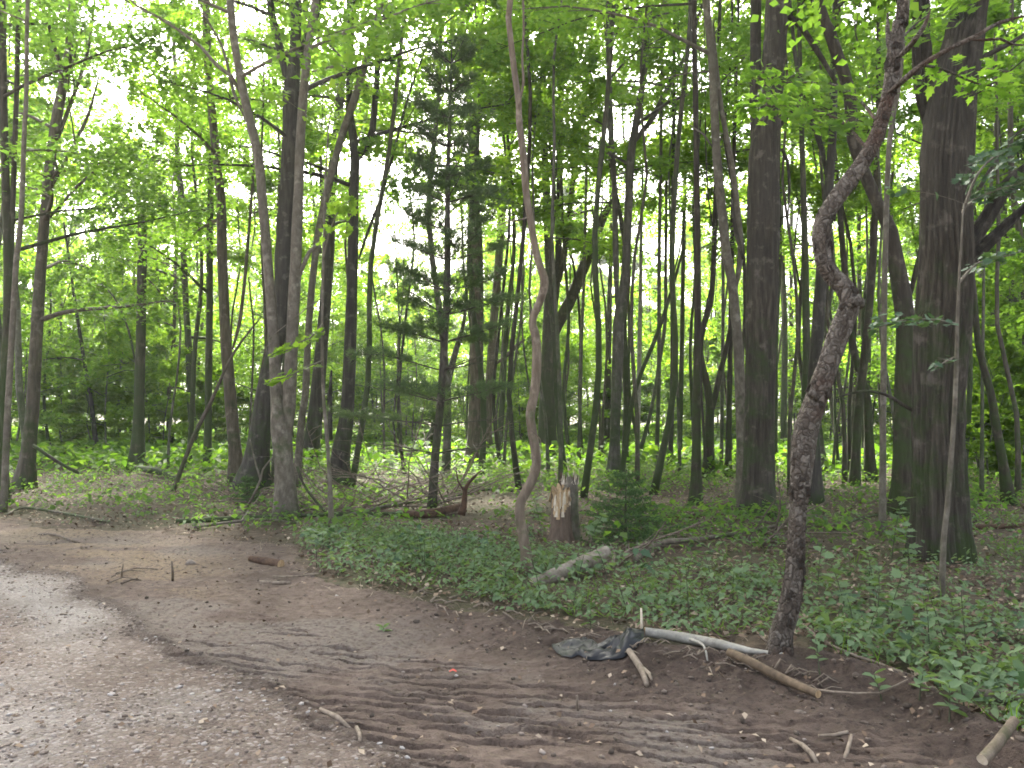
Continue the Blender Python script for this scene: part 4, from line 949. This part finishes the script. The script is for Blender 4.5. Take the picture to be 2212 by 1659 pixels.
sg = s_gravel(x, y); pl = fbm(x * 1.4, y * 1.4, 3, 81)
k = (sg > -.12) & (R.random(n) < .25 + ss(.4, .65, pl)) & (np.abs(x) < 1.2 + y * .68); k |= (s_forest(x, y) < -.2) & (sg <= -.12) & (R.random(n) < .035)
x, y = x[k], y[k]; s = .004 + .011 * R.random(len(x)) ** 2.2
stuff('gravel', mk('gravel', *lumps(x, y, s, .25), M_peb), 'small pale and brown pebbles strewn over the road', 'gravel')
n = 30000
y = 3.3 + 9 * R.random(n) ** 1.4; x = -8 + 12 * R.random(n)
sf, sg = s_forest(x, y), s_gravel(x, y); k = (sf < .25) & (sg < .1) & (R.random(n) < .16 + .8 * np.exp(-((sf + .3) / .4) ** 2) * ss(-1.5, .5, x) + .35 * np.exp(-((sg + .1) / .12) ** 2))
x, y = x[k], y[k]; s = .003 + .014 * R.random(len(x)) ** 3.5
s = s * (1 + .7 * (R.random(len(x)) < .25) * np.exp(-((s_forest(x, y) + .25) / .25) ** 2))
stuff('soil_crumbs', mk('soil_crumbs', *lumps(x, y, s, .2, .75), M_soil), 'dark crumbs and clods of churned soil along the track edge', 'soil')

# ------------------------------------------------------------------ logs, branches, sticks
def g3(u, v, lift=0.0):
    p = on_ground(u, v); p[2] = float(zground(p[0], p[1])) + lift; return p
def pole(name, label, cat, pts, mat, cutmat=None, K=10, amp=.08, twigs=(), group=None, step=.12, jag=0.0):
    """fallen wood: pts of (u, v, width, lift) lying on the ground, or (u, v, width, 0, Y) at a distance Y"""
    def place(e):
        if len(e) == 5: p = at(e[0], e[1], e[4]); return p, e[2] / 2 / F * e[4]
        p = g3(e[0], e[1]); r = e[2] / 2 / F * p[1]; p[2] += r * .6 + e[3]; return p, r
    P, rad = map(list, zip(*[place(e) for e in pts]))
    P = np.array(P); c = P[len(P) // 2].copy(); c[2] = zground(c[0], c[1]); c[2] = float(c[2])
    root = thing(name, label, cat, tuple(c), group)
    sd = int(abs(pts[0][0] + pts[0][1])) % 300
    Q, q = spline(P - c, rad, step)
    V, fs = tube(Q, q, K, amp, sd)
    if cutmat is None: ob('trunk' if q.max() > .03 else 'stem', mk('stem', V, fs, mat, True), root)
    else:
        body = [fs[0]]; M_ = len(Q) * K
        ob('trunk', mk('trunk', V[:M_], body, mat, True), root)
        caps = fs[1]
        for a_, nm in ((caps[:K], 'cut_face'), (caps[K:], 'cut_face')):
            idx = np.unique(a_); mp = np.zeros(len(V), int); mp[idx] = np.arange(len(idx))
            VV = V[idx].copy(); VV += R.normal(0, jag, VV.shape) if jag else 0
            ob(nm, mk(nm, VV, mp[a_], cutmat), root)
    for tw in twigs:
        PP, rr = map(list, zip(*[place(e) for e in tw]))
        Q2, q2 = spline(np.array(PP) - c, rr, .1); ob('branch', mk('branch', *tube(Q2, q2, 6, .08, sd + 3), mat, True), root)
    return root
pole('cut_log', 'short sawn log with a pale end tilted up out of the ground cover', 'log', [(1150, 1262, 26, 0, 7.68), (1195, 1244, 32, 0, 7.78), (1250, 1220, 33, 0, 7.96), (1312, 1194, 30, 0, 8.16)], M_logbark, M_cutpale, 14, .1)
pole('fallen_branch', 'pale bare fallen branch lying behind the ground cover left of the crooked tree', 'branch', [(1372, 1216, 12, .02), (1415, 1186, 14, .04), (1500, 1178, 10, .05), (1600, 1162, 9, .05), (1692, 1143, 6, .06)], BK['pale'], None, 8, .1, [[(1500, 1178, 5, .05), (1540, 1196, 4, .03), (1575, 1205, 3, .02)]])
pole('fallen_log', 'long thin mossy fallen trunk lying across the left clearing edge', 'log', [(380, 1130, 11, 0), (560, 1125, 10, .02), (720, 1122, 9, .04), (870, 1116, 7, .05)], BK['moss'], None, 8, .12, [[(600, 1124, 4, .03), (640, 1108, 3, .2), (690, 1100, 2, .25)]])
pole('rotten_log', 'dark rotten log with an upright snapped limb, below the pine', 'log', [(800, 1113, 9, .02), (870, 1115, 15, .02), (930, 1119, 20, .02), (1003, 1106, 16, .06)], M_rot, None, 10, .22, [[(996, 1112, 18, 0, 12.01), (1003, 1085, 14, 0, 12.01), (1005, 1060, 10, 0, 11.95), (1015, 1040, 8, 0, 11.90), (1040, 1016, 3, 0, 11.84)], [(1005, 1062, 6, 0, 11.95), (990, 1040, 4, 0, 11.95), (985, 1010, 2, 0, 11.90)]])
pole('birch_log', 'long grey-white fallen log running from the black plastic to the crooked tree', 'log', [(1392, 1383, 20, .02), (1470, 1390, 24, .02), (1560, 1402, 21, .01), (1620, 1410, 15, .0), (1692, 1418, 8, .0)], BK['birch'], M_cut, 12, .14, [[(1490, 1392, 8, .03), (1520, 1410, 6, .03), (1528, 1432, 4, .02)]])
pole('peeled_pole', 'thick brown peeled pole lying on the dark soil bank', 'log', [(1576, 1424, 18, .03), (1620, 1450, 20, .03), (1690, 1482, 20, .03), (1768, 1520, 17, .02)], M_peel, M_cut, 12, .07)
pole('fallen_twig', 'slender curved twig beyond the end of the brown peeled pole', 'twig', [(1752, 1500, 6, .03), (1800, 1512, 6, .03), (1900, 1506, 5, .04), (1962, 1486, 4, .06)], M_stick, None, 6)
pole('gnarled_branch', 'gnarled forked branch piece below the black plastic', 'branch', [(1358, 1420, 13, .02), (1385, 1455, 15, .02), (1397, 1488, 11, .01)], M_stick, None, 8, .15, [[(1388, 1452, 10, .02), (1402, 1470, 9, .02), (1408, 1482, 5, .01)]])
pole('stick', 'pale stick lying along the gravel edge near the bottom of the picture', 'stick', [(692, 1538, 9, .0), (728, 1558, 11, .0), (757, 1574, 8, .0)], M_stick, None, 8, .12)
pole('stick', 'short stubby stick pointing at the viewer beside the gravel edge', 'stick', [(770, 1577, 9, 0), (776, 1590, 9, 0), (778, 1606, 8, 0)], M_stick, None, 8, .12)
pole('log_chunk', 'short log chunk with an orange broken end on the dirt at left', 'log', [(541, 1213, 14, .0), (575, 1217, 19, 0), (607, 1221, 19, 0)], M_rot, M_cut, 10, .15)
pole('fallen_branch', 'thin fallen branch along the forest edge at far left', 'branch', [(12, 1118, 5, .02), (50, 1106, 6, .05), (130, 1112, 6, .03), (236, 1131, 5, .01)], BK['pale'], None, 6)
pole('stick', 'dark stick on the dirt near the left forest edge', 'stick', [(85, 1156, 5, 0), (120, 1160, 5, .02), (165, 1170, 5, 0)], M_twig, None, 6)
pole('stick', 'light stick lying crosswise on the dirt in front of the green plants', 'stick', [(560, 1257, 7, 0), (590, 1258, 8, 0), (626, 1259, 8, 0)], M_stick, None, 6, .1, [[(590, 1250, 4, .02), (630, 1249, 4, .02), (690, 1247, 3, .03)]])
pole('stick', 'curved pale stick in the bottom right corner of the churned soil', 'stick', [(1708, 1594, 8, .01), (1735, 1612, 11, .01), (1752, 1630, 11, .01), (1772, 1644, 9, 0)], M_stick, None, 8, .1)
pole('stick', 'straight pale stick lying level on the dark soil at bottom right', 'stick', [(1768, 1586, 7, .01), (1800, 1587, 8, .01), (1832, 1585, 8, .01)], M_stick, None, 8, .08)
pole('stick', 'stub of wood poking out of the soil near the bottom right sticks', 'stick', [(1818, 1642, 10, -.02), (1830, 1622, 9, .02), (1840, 1604, 7, .05)], M_stick, None, 8, .1)
pole('cut_log', 'rough split piece of wood sticking up at the bottom right corner', 'log', [(2122, 1642, 24, 0, 3.42), (2150, 1612, 24, 0, 3.48), (2192, 1556, 20, 0, 3.6)], BK['bare'], M_cutpale, 12, .14)
pole('fallen_log', 'grey log lying half hidden in plants at the right edge', 'log', [(2095, 1508, 16, .02), (2140, 1516, 22, .03), (2190, 1524, 24, .03), (2260, 1530, 24, .03)], BK['pale'], M_rot, 10, .12)
pole('fallen_pole', 'long thin pole running right from the foot of the crooked tree', 'pole', [(1715, 1352, 5, .06), (1800, 1412, 6, .05), (1900, 1450, 7, .05), (1975, 1478, 5, .03)], M_stick, None, 6)
pole('fallen_twig', 'bare twig arching over the soil left of the crooked tree foot', 'twig', [(1628, 1374, 3, .05), (1655, 1404, 4, .05), (1692, 1413, 4, .03)], M_twig, None, 5)
pole('upright_stick', 'bleached thin stick standing upright behind the black plastic', 'stick', [(1386, 1380, 6, 0, 5.6), (1386, 1350, 6, 0, 5.6), (1385, 1314, 4.5, 0, 5.6)], M_cutpale, None, 6)
pole('fallen_log', 'dark log on the leaf litter right of the oak', 'log', [(2085, 1146, 10, .01), (2140, 1143, 12, .01), (2260, 1138, 12, .01)], M_rot, None, 8, .15)
pole('fallen_log', 'dark mossy rotten log at the foot of the broken snag', 'log', [(292, 1022, 10, .1), (330, 1028, 16, .08), (360, 1032, 14, .05), (392, 1044, 8, 0)], BK['moss'], None, 9, .25)
pole('fallen_branch', 'dark branch slanting down to the ground in the thicket at left', 'branch', [(72, 962, 7, 0, 15.82), (120, 995, 8, 0, 15.82), (170, 1022, 7, 0, 15.82)], BK['dark'], None, 6)
pole('fallen_branch', 'pale arched branch on the shaded ground at left', 'branch', [(105, 1054, 4, 0), (140, 1038, 4, .15), (180, 1033, 4, .1), (200, 1042, 3, 0)], BK['pale'], None, 6)
pole('leaning_branch', 'crooked pale branch leaning against the pale twin-stemmed tree', 'branch', [(527, 1108, 6, 0), (545, 1075, 6, 0, 12.01), (563, 1036, 6, 0, 12.01), (568, 1014, 5, 0, 12.01), (592, 984, 3, 0, 12.01)], BK['pale'], None, 6, .08, [[(563, 1036, 5, 0, 12.01), (552, 1000, 4, 0, 12.01), (540, 950, 3, 0, 11.95)]])
pole('leaning_branch', 'dark bowed branch leaning right of the pale twin-stemmed tree', 'branch', [(642, 1008, 6, 0, 11.90), (655, 1045, 6, 0, 11.84), (680, 1080, 6, 0, 11.79), (705, 1108, 6, 0, 11.73)], BK['dark'], None, 6)
for i, (u, v, u2, v2, txt) in enumerate([(232, 1262, 300, 1256, 'lowest'), (240, 1250, 312, 1236, 'middle'), (262, 1268, 306, 1258, 'thickest'), (250, 1242, 340, 1234, 'longest')]):
    pole('twig', txt + ' dark twig of the small heap on the dirt at left', 'twig', [(u, v, 5 if txt == 'thickest' else 3, .01), ((u + u2) / 2, (v + v2) / 2 - 3, 5 if txt == 'thickest' else 3, .03), (u2, v2, 2, .01)], M_twig, None, 5, group='small twig heap')
pole('upright_stick', 'black stub of stick standing upright on the dirt at left', 'stick', [(373, 1252, 6, -.02), (373, 1235, 5, 0, 7.75), (371, 1212, 4, 0, 7.75)], M_twig, None, 6)
pole('upright_stick', 'thin pale stick standing upright near the twig heap', 'stick', [(263, 1244, 4, -.02), (264, 1230, 3, 0, 7.96), (266, 1217, 3, 0, 7.96)], M_stick, None, 5)
pole('upright_stick', 'short pale peg of wood standing in the smooth dirt below the plastic', 'stick', [(1249, 1530, 6, -.01), (1247, 1515, 6, 0, 4.43), (1246, 1502, 5, 0, 4.43)], M_stick, None, 6)
pole('fallen_branch', 'long grey fallen branch below the dark twin base at the forest edge', 'branch', [(420, 1146, 6, .02), (500, 1138, 7, .06), (580, 1132, 6, .05), (640, 1134, 4, .02)], BK['pale'], None, 6, .1, [[(520, 1136, 4, .06), (545, 1112, 3, .12), (570, 1100, 2, .15)]])
pole('fallen_branch', 'bare forked branch lying between the sapling and the pine', 'branch', [(700, 1134, 5, .02), (770, 1122, 7, .08), (850, 1108, 6, .12), (905, 1098, 4, .1)], BK['pale'], None, 6, .1, [[(780, 1121, 4, .08), (820, 1128, 3, .05), (865, 1136, 2, .02)]])
pole('fallen_branch', 'dark bowed branch on the litter right of the pine foot', 'branch', [(950, 1092, 5, .03), (1010, 1078, 6, .1), (1070, 1068, 6, .08), (1110, 1066, 4, .03)], BK['dark'], None, 6, .1)
pole('fallen_log', 'low dark log on the litter behind the fallen pale branch at right', 'log', [(1380, 1132, 7, .02), (1450, 1122, 9, .02), (1560, 1118, 8, .02)], M_rot, None, 7, .15)
pole('fallen_branch', 'thin branch on the brown litter between crooked tree and oak', 'branch', [(1800, 1150, 5, .03), (1860, 1128, 6, .05), (1930, 1112, 5, .03)], BK['dark'], None, 6, .1)
# loose sticks and roots on the bank between track and plants
for i in range(84):
    t = i / 83; u = 880 + 900 * t + R.normal(0, 20); v = np.interp(u, [880, 1100, 1200, 1400, 1600, 1780], [1300, 1335, 1372, 1410, 1440, 1490]) + R.normal(0, 9)
    L = 14 + 38 * R.random(); an = R.normal(0, .35)
    zone = 'between zigzag tree and black plastic' if u < 1200 else ('around the black plastic' if u < 1420 else 'by the peeled pole')
    pole('loose_stick', 'small broken stick or root on the soil bank ' + zone, 'stick', [(u, v, 2 + 4 * R.random(), .015), (u + L * .5 * math.cos(an), v + L * .3 * math.sin(an) - 2, 3.5, .03), (u + L * math.cos(an), v + L * .6 * math.sin(an), 2, .015)], M_stick if i % 3 else M_twig, None, 5, group='loose sticks ' + zone)

# dead brush under the pine: bare twigs tangled into one heap
def brush(label, u0, u1, v, n, hgt, name='brushwood'):
    c = g3((u0 + u1) / 2, v); root = thing(name, label, 'brushwood', tuple(c))
    for k in range(n):
        p = g3(u0 + (u1 - u0) * R.random(), v + R.normal(0, 7)) - c; az = R.random() * 6.28
        B = branch_path(p, az, hgt * (.8 + 1.4 * R.random()), .15 + .7 * R.random() ** 1.5, -.5 * R.random(), 6, .14)
        bb = Bag(); bb.add(*tube(B, np.linspace(.016, .005, 7), 4, cap=False)); side_twigs(bb, B, .014, 7, .45)
        ob('twig', bb.mesh('twig', M_twig), root)
brush('tangle of bare grey dead branches around the foot of the pine', 760, 985, 1088, 44, 1.15)
brush('low dead twigs sprawled behind the long mossy log', 630, 800, 1105, 18, .8)
brush('bare twiggy brush standing left of the crooked tree base', 1600, 1680, 1175, 10, .6)
brush('dead twigs at the foot of the dark twin base', 490, 560, 1085, 10, .6)
brush('thin dead stems among plants between stump and fir', 1300, 1345, 1215, 7, .55)

# ------------------------------------------------------------------ broken stump
def stump():
    b = g3(1219, 1165); d = b[1]; root = thing('broken_stump', 'broken double stump with a fresh orange break on its left half', 'stump', tuple(b))
    sc = d / F
    def half(nm, cx, r, h, cy, jagfun, mat, seed):
        K, M_ = 48, 18; th = np.linspace(0, 2 * math.pi, K, endpoint=False); V = []
        top = h + jagfun(th)
        for j in range(M_):
            f = j / (M_ - 1); z = -.1 + (top + .1) * f
            rr = r * (1 + .45 * np.exp(-z / .12) - .05 * f) * (1 + .16 * (fbm(np.cos(th) * 1.5 + 4, np.sin(th) * 1.5 + z * 1.2, 3, seed) - .5) + .10 * (fbm(th * 6, z * 3, 2, seed + 1) - .5))
            V.append(np.stack([cx + rr * np.cos(th), cy + rr * np.sin(th), z + 0 * th], -1))
        V = np.concatenate(V); i = np.arange(M_ - 1)[:, None] * K; j = np.arange(K)[None]; j2 = (j + 1) % K
        o = ob(nm, mk(nm, V, np.stack([i + j, i + j2, i + K + j2, i + K + j], -1).reshape(-1, 4), mat, True), root)
        return V[-K:], o
    fracture = lambda th: .10 * np.sin(th) - .02 + .05 * R.normal(0, 1, len(th)).clip(-1, 1)
    tall = lambda th: .03 * np.sin(th * 3) + .05 * (np.abs(R.normal(0, 1, len(th))) - .5).clip(-.5, 1.4) - .16 * np.exp(-((th - 3.6) / .5) ** 2)
    x0 = (1210 - 1219) * sc; x1 = (1230 - 1219) * sc
    L, left_half = half('trunk', x0, 21 * sc, 106 * sc, -.12, fracture, plain('stump_bark_red', (.05, .033, .024), (.15, .11, .08), 16, .9, 1, .03, (1, 1, .25)), 5)
    c = L.mean(0) + np.array([.03, .06, -.10]); K = len(L)
    mid = (L * .55 + c * .45) + R.normal(0, .035, L.shape) + np.array([0, 0, -.02]); V = np.vstack([L, mid, c]); k = np.arange(K); k2 = (k + 1) % K
    ob('break_face', mk('break_face', V, [np.stack([k, k2, K + k2, K + k], -1), np.stack([K + k, K + k2, np.full(K, 2 * K)], -1)], M_cut), left_half)
    # torn fibres of fresh wood standing along the near side
    for q in range(46):
        a_ = -math.pi / 2 + R.uniform(-1.25, 1.25); r = 19.5 * sc * (1 + R.normal(0, .04)); zb = (86 - 34 * max(0, math.cos(a_ + math.pi / 2 + .5)) * R.random() - 12 * R.random()) * sc; h = (.06 + .16 * R.random())
        w = .010 + .016 * R.random(); tx, ty = -math.sin(a_) * w, math.cos(a_) * w; p = np.array([x0 + r * math.cos(a_), -.12 + r * math.sin(a_), zb]); o_ = np.array([math.cos(a_), math.sin(a_), 0]) * .012
        V = np.array([p + (tx, ty, 0), p - (tx, ty, 0), p + o_, p + np.array([tx * .5, ty * .5, h]) - o_ * R.random(), p + np.array([-tx * .4, -ty * .4, h * .8]) - o_, p + o_ * .6 + (0, 0, h * .7)])
        ob('splinter', mk('splinter', V, [np.array([(0, 2, 5), (0, 5, 3), (2, 1, 5), (1, 4, 5), (5, 4, 3)])], M_cut if R.random() < .7 else M_cutpale), left_half)
    Tt, tall_half = half('trunk', x1, 21 * sc, 128 * sc, .06, tall, BK['pale'], 9)
    c2 = Tt.mean(0) + np.array([0, 0, -.35]); V = np.vstack([Tt, Tt * .72 + c2 * .28 + np.array([0, 0, -.12]), c2])
    ob('hollow', mk('hollow', V, [np.stack([k, k2, K + k2, K + k], -1), np.stack([K + k, K + k2, np.full(K, 2 * K)], -1)], M_rot), tall_half)
    for q in range(34):
        a_ = R.random() * 6.28; p = np.array([x1 + 19 * sc * math.cos(a_), .06 + 19 * sc * math.sin(a_), 118 * sc]); h = .04 + .15 * R.random() ** 2
        V = p + np.array([(-.012, 0, 0), (.012, 0, 0), (0, .012, 0), (R.normal(0, .012), R.normal(0, .012), h)])
        ob('splinter', mk('splinter', V, np.array([(0, 1, 3), (1, 2, 3), (2, 0, 3)]), M_cutpale), tall_half)
stump()

# ------------------------------------------------------------------ black plastic sheet
def plastic():
    nx, ny = 30, 13
    s, t = np.meshgrid(np.linspace(0, 1, nx), np.linspace(0, 1, ny))
    inn = (s > .01) & (s < .99) & (t > .01) & (t < .99)
    s = np.where(inn, s + R.normal(0, .011, s.shape), s); t = np.where(inn, t + R.normal(0, .026, t.shape), t)
    # outline of the sheet on the ground, near side first
    near = np.array([on_ground(*p) for p in ((1192, 1405), (1215, 1424), (1232, 1431), (1250, 1424), (1272, 1430), (1318, 1428), (1355, 1420), (1392, 1398))])
    farp = np.array([on_ground(*p) for p in ((1194, 1397), (1218, 1386), (1240, 1381), (1262, 1383), (1290, 1394), (1318, 1388), (1345, 1378), (1390, 1376))])
    tt = np.linspace(0, 1, 8)
    A = np.stack([np.interp(s, tt, near[:, c]) for c in range(2)], -1); B = np.stack([np.interp(s, tt, farp[:, c]) for c in range(2)], -1)
    XY = A + (B - A) * t[..., None]; x, y = XY[..., 0], XY[..., 1]
    rgt = ss(.55, .85, s); inner = np.sin(np.clip(t, 0, 1) * math.pi) ** .6
    fold = 1 - np.abs(2 * vn(s * 6 + t * 1.5, t * 2.2 - s * 2, 94) - 1)
    h = .012 + inner * (.022 * fbm(s * 2.5, t * 2, 2, 93) + (.006 + .028 * rgt) * fold) + R.random(s.shape) * (.004 + .028 * rgt) * inner + .03 * inner * np.exp(-((s - .9) / .07) ** 2)
    h = h - .012 * np.exp(-((s - .52 + .2 * (t - .5)) / .05) ** 2) * inner
    z = zground(x, y) + h
    V = np.stack([x, y, z], -1).reshape(-1, 3); c = V.mean(0); c[2] = float(zground(c[0], c[1]))
    i = np.arange(ny - 1)[:, None] * nx + np.arange(nx - 1)[None]
    Qa = np.stack([i, i + 1, i + nx + 1], -1).reshape(-1, 3); Qb = np.stack([i, i + nx + 1, i + nx], -1).reshape(-1, 3); Q = np.vstack([Qa, Qb])
    lo = V - np.array([0, 0, .003]); nV = len(V)
    rim = np.concatenate([np.arange(nx), np.arange(1, ny) * nx + nx - 1, (ny - 1) * nx + np.arange(nx - 2, -1, -1), np.arange(ny - 2, 0, -1) * nx]); r2 = np.roll(rim, -1)
    m, tn, p = nodes('black_plastic_film')
    co = tn.nodes.new('ShaderNodeTexCoord').outputs['Object']
    f = noise(tn, co, 7, 5, .6)
    tn.links.new(ramp(tn, f, [(.4, (.007, .008, .01)), (.7, (.018, .019, .023))]), p.inputs['Base Color'])
    p.inputs['Roughness'].default_value = .33
    p.inputs['Specular IOR Level'].default_value = .22
    o = ob('plastic_sheet', mk('plastic_sheet', np.vstack([V, lo]) - c, [Q, Q[:, ::-1] + nV, np.stack([rim, rim + nV, r2 + nV, r2], -1)], m, False), None, tuple(c))
    tag(o, 'crumpled sheet of black plastic film lying on the dirt at the bank', 'plastic sheet')
plastic()

# ------------------------------------------------------------------ stones, litter scraps
def stone(u, v, w, label, mat, flat=.55, group=None, name='stone'):
    p = on_ground(u, v); r = w / 2 / F * p[1]; p[2] = float(zground(p[0], p[1]))
    r *= .85; V = ICO_V * (1 + R.normal(0, .2, (12, 1))) * np.array([1, .75, flat]) * r
    mid = {}; V = list(V); Fc = []
    for a_, b_, c_ in ICO_F:
        q = []
        for e in ((a_, b_), (b_, c_), (c_, a_)):
            kx = (min(e), max(e))
            if kx not in mid:
                mm = (V[e[0]] + V[e[1]]) / 2; mm = mm * (1.06 + R.normal(0, .05)); mid[kx] = len(V); V.append(mm)
            q.append(mid[kx])
        Fc += [(a_, q[0], q[2]), (b_, q[1], q[0]), (c_, q[2], q[1]), tuple(q)]
    o = ob(name, mk(name, np.array(V), np.array(Fc), mat, True), None, (p[0], p[1], p[2] + r * flat * .3)); o.rotation_euler = (R.normal(0, .15), R.normal(0, .15), R.random() * 6)
    return tag(o, label, 'stone', group)
stone(241, 1501, 26, 'flat white stone on the gravel at lower left, larger than those around it', M_stone, .35)
stone(388, 1486, 20, 'pale angular stone just up from the largest white stone', M_stone, .5)
stone(516, 1478, 14, 'white stone at the gravel edge above the pale sticks', M_stone, .5)
stone(1537, 1611, 18, 'white stone lying alone on the dark tracked soil at lower right', M_stone, .5)
stone(1441, 1582, 12, 'small white pebble in the tracked soil left of the lone white stone', M_stone, .5)
stone(411, 1219, 26, 'half buried brown fieldstone on the dirt at left', M_fieldstone, .7)
for u, v, w in [(4, 1482, 16), (20, 1548, 14), (70, 1614, 14), (665, 1542, 12), (682, 1542, 9), (868, 1610, 15), (880, 1640, 15), (820, 1605, 12), (512, 1628, 13), (409, 1645, 13), (498, 1614, 11), (610, 1638, 11), (520, 1495, 12), (540, 1500, 10), (505, 1494, 10), (92, 1360, 9), (700, 1596, 11), (560, 1610, 11), (770, 1640, 12), (300, 1560, 10), (420, 1560, 10), (630, 1585, 9), (150, 1500, 9), (900, 1650, 12)]:
    stone(u, v, w, 'small whitish stone embedded in the gravel road', M_stone, .6, 'small white stones of the gravel road')
def scrap():
    p = on_ground(978, 1457); p[2] = float(zground(p[0], p[1])) + .012
    V = .7 * np.array([(-.03, -.012, 0), (0, -.01, .014), (.035, -.014, .002), (.03, .012, .006), (.002, .014, .02), (-.028, .01, .004)])
    o = ob('paper_scrap', mk('paper_scrap', np.vstack([V, V - np.array([0, 0, .002])]), [np.array([(0, 1, 4, 5), (1, 2, 3, 4), (6, 11, 10, 7), (7, 10, 9, 8)])], plain('red_scrap', (.4, .03, .02), (.55, .06, .04), 30, .5)), None, tuple(p))
    tag(o, 'tiny bright red scrap lying on the tracked dirt', 'litter')
scrap()

# ------------------------------------------------------------------ single leafy plants near the viewer
leaf_me = []
for k, kd in enumerate(('q6', 'maple', 'q6')):
    V, Fq = leaves(np.array([[.5, 0, 0.]]), np.array([[1., 0, -.12]]), np.array([[0, 0, 1.]]), 1.0, (.62, .95, .75)[k], kd)
    leaf_me.append(mk('leaf', V, Fq, LF['herb']))
def plant(label, u, v, h, nl, sz, kind, group=None, name='leafy_plant'):
    b = g3(u, v); root = thing(name, label, 'plant', tuple(b), group)
    P = branch_path((0, 0, -.02), R.random() * 6, h, 1.45, -.25, 4, .08)
    stem = ob('stem', mk('stem', *tube(P, np.linspace(.005, .002, 5), 4, cap=False), BK['thin']), root)
    for k in range(nl):
        f = .35 + .65 * (k + 1) / nl; x = f * 4; i = min(int(x), 3); p = P[i] + (P[i + 1] - P[i]) * (x - i)
        o = ob('leaf', leaf_me[kind], stem); s = sz * (.7 + .5 * R.random()) * (1.15 - .3 * f)
        o.location = tuple(p); o.rotation_euler = (R.normal(0, .25), -.1 - .5 * (f - .5) + R.normal(0, .2), k * 2.4 + R.normal(0, .3)); o.scale = (s, s, s)
plant('bright round-leaved plant on the soil bank below the crooked tree', 1772, 1470, .22, 9, .075, 0)
plant('broad-leaved seedling at the tip of the curved twig, first from left', 1905, 1505, .16, 6, .085, 2)
plant('broad-leaved seedling right of the curved twig tip', 1985, 1505, .16, 7, .085, 2)
plant('broad-leaved plant lowest of the green patch at right', 2050, 1560, .2, 10, .1, 2)
plant('leafy plant beside the grey log at the right edge', 2085, 1535, .25, 10, .1, 2)
plant('tall maple seedling in the sunny patch right of the crooked tree', 1830, 1350, .5, 12, .12, 1)
plant('tall maple seedling between the two pale saplings at right', 1925, 1215, .7, 14, .13, 1)
plant('maple seedling left of the oak foot', 1965, 1265, .55, 12, .12, 1)
plant('small green plant in the open soil left of the black plastic', 1276, 1362, .14, 8, .07, 0)
plant('small weed on the soil bank behind the black plastic', 1325, 1352, .16, 8, .06, 0)
plant('maple seedling just right of the broken stump', 1275, 1200, .5, 12, .13, 1)
plant('leafy maple seedling left of the broken stump', 1170, 1160, .6, 12, .14, 1)
plant('wilted green sprig lying on the tracked dirt', 828, 1362, .05, 6, .07, 0)
for i in range(44):
    u = 660 + 1500 * R.random(); v = np.interp(u, [660, 900, 1150, 1400, 1700, 2212], [1215, 1270, 1300, 1345, 1345, 1480]) - 100 * R.random() ** 1.3 + 8
    if abs(u - 1690) < 50 or abs(u - 1350) < 60 and v < 1200: continue
    zone = 'left of the zigzag tree' if u < 1140 else ('between zigzag and crooked tree' if u < 1680 else 'right of the crooked tree')
    plant('leafy seedling standing up from the green ground cover ' + zone, u, v, .22 + .3 * R.random(), R.integers(6, 12), .07 + .05 * R.random(), int(R.integers(3)), 'seedlings ' + zone)

# ------------------------------------------------------------------ thin hazy air
def haze():
    lo, hi = np.array([-300, -70, -2.5]), np.array([300, 440, 30.])
    V = np.array([[(lo, hi)[i][0], (lo, hi)[j][1], (lo, hi)[k][2]] for i in (0, 1) for j in (0, 1) for k in (0, 1)])
    Fq = np.array([(0, 1, 3, 2), (4, 6, 7, 5), (0, 4, 5, 1), (2, 3, 7, 6), (0, 2, 6, 4), (1, 5, 7, 3)])
    m = bpy.data.materials.new('hazy_air'); m.use_nodes = True; t = m.node_tree; t.nodes.clear()
    out = t.nodes.new('ShaderNodeOutputMaterial'); pv = t.nodes.new('ShaderNodeVolumePrincipled')
    pv.inputs['Color'].default_value = (.93, .97, .95, 1); pv.inputs['Density'].default_value = .0006; pv.inputs['Anisotropy'].default_value = .45
    t.links.new(pv.outputs[0], out.inputs['Volume'])
    o = ob('haze', mk('haze', V, Fq, m)); tag(o, 'thin bright haze in the forest air', 'haze'); o['kind'] = 'stuff'
haze()
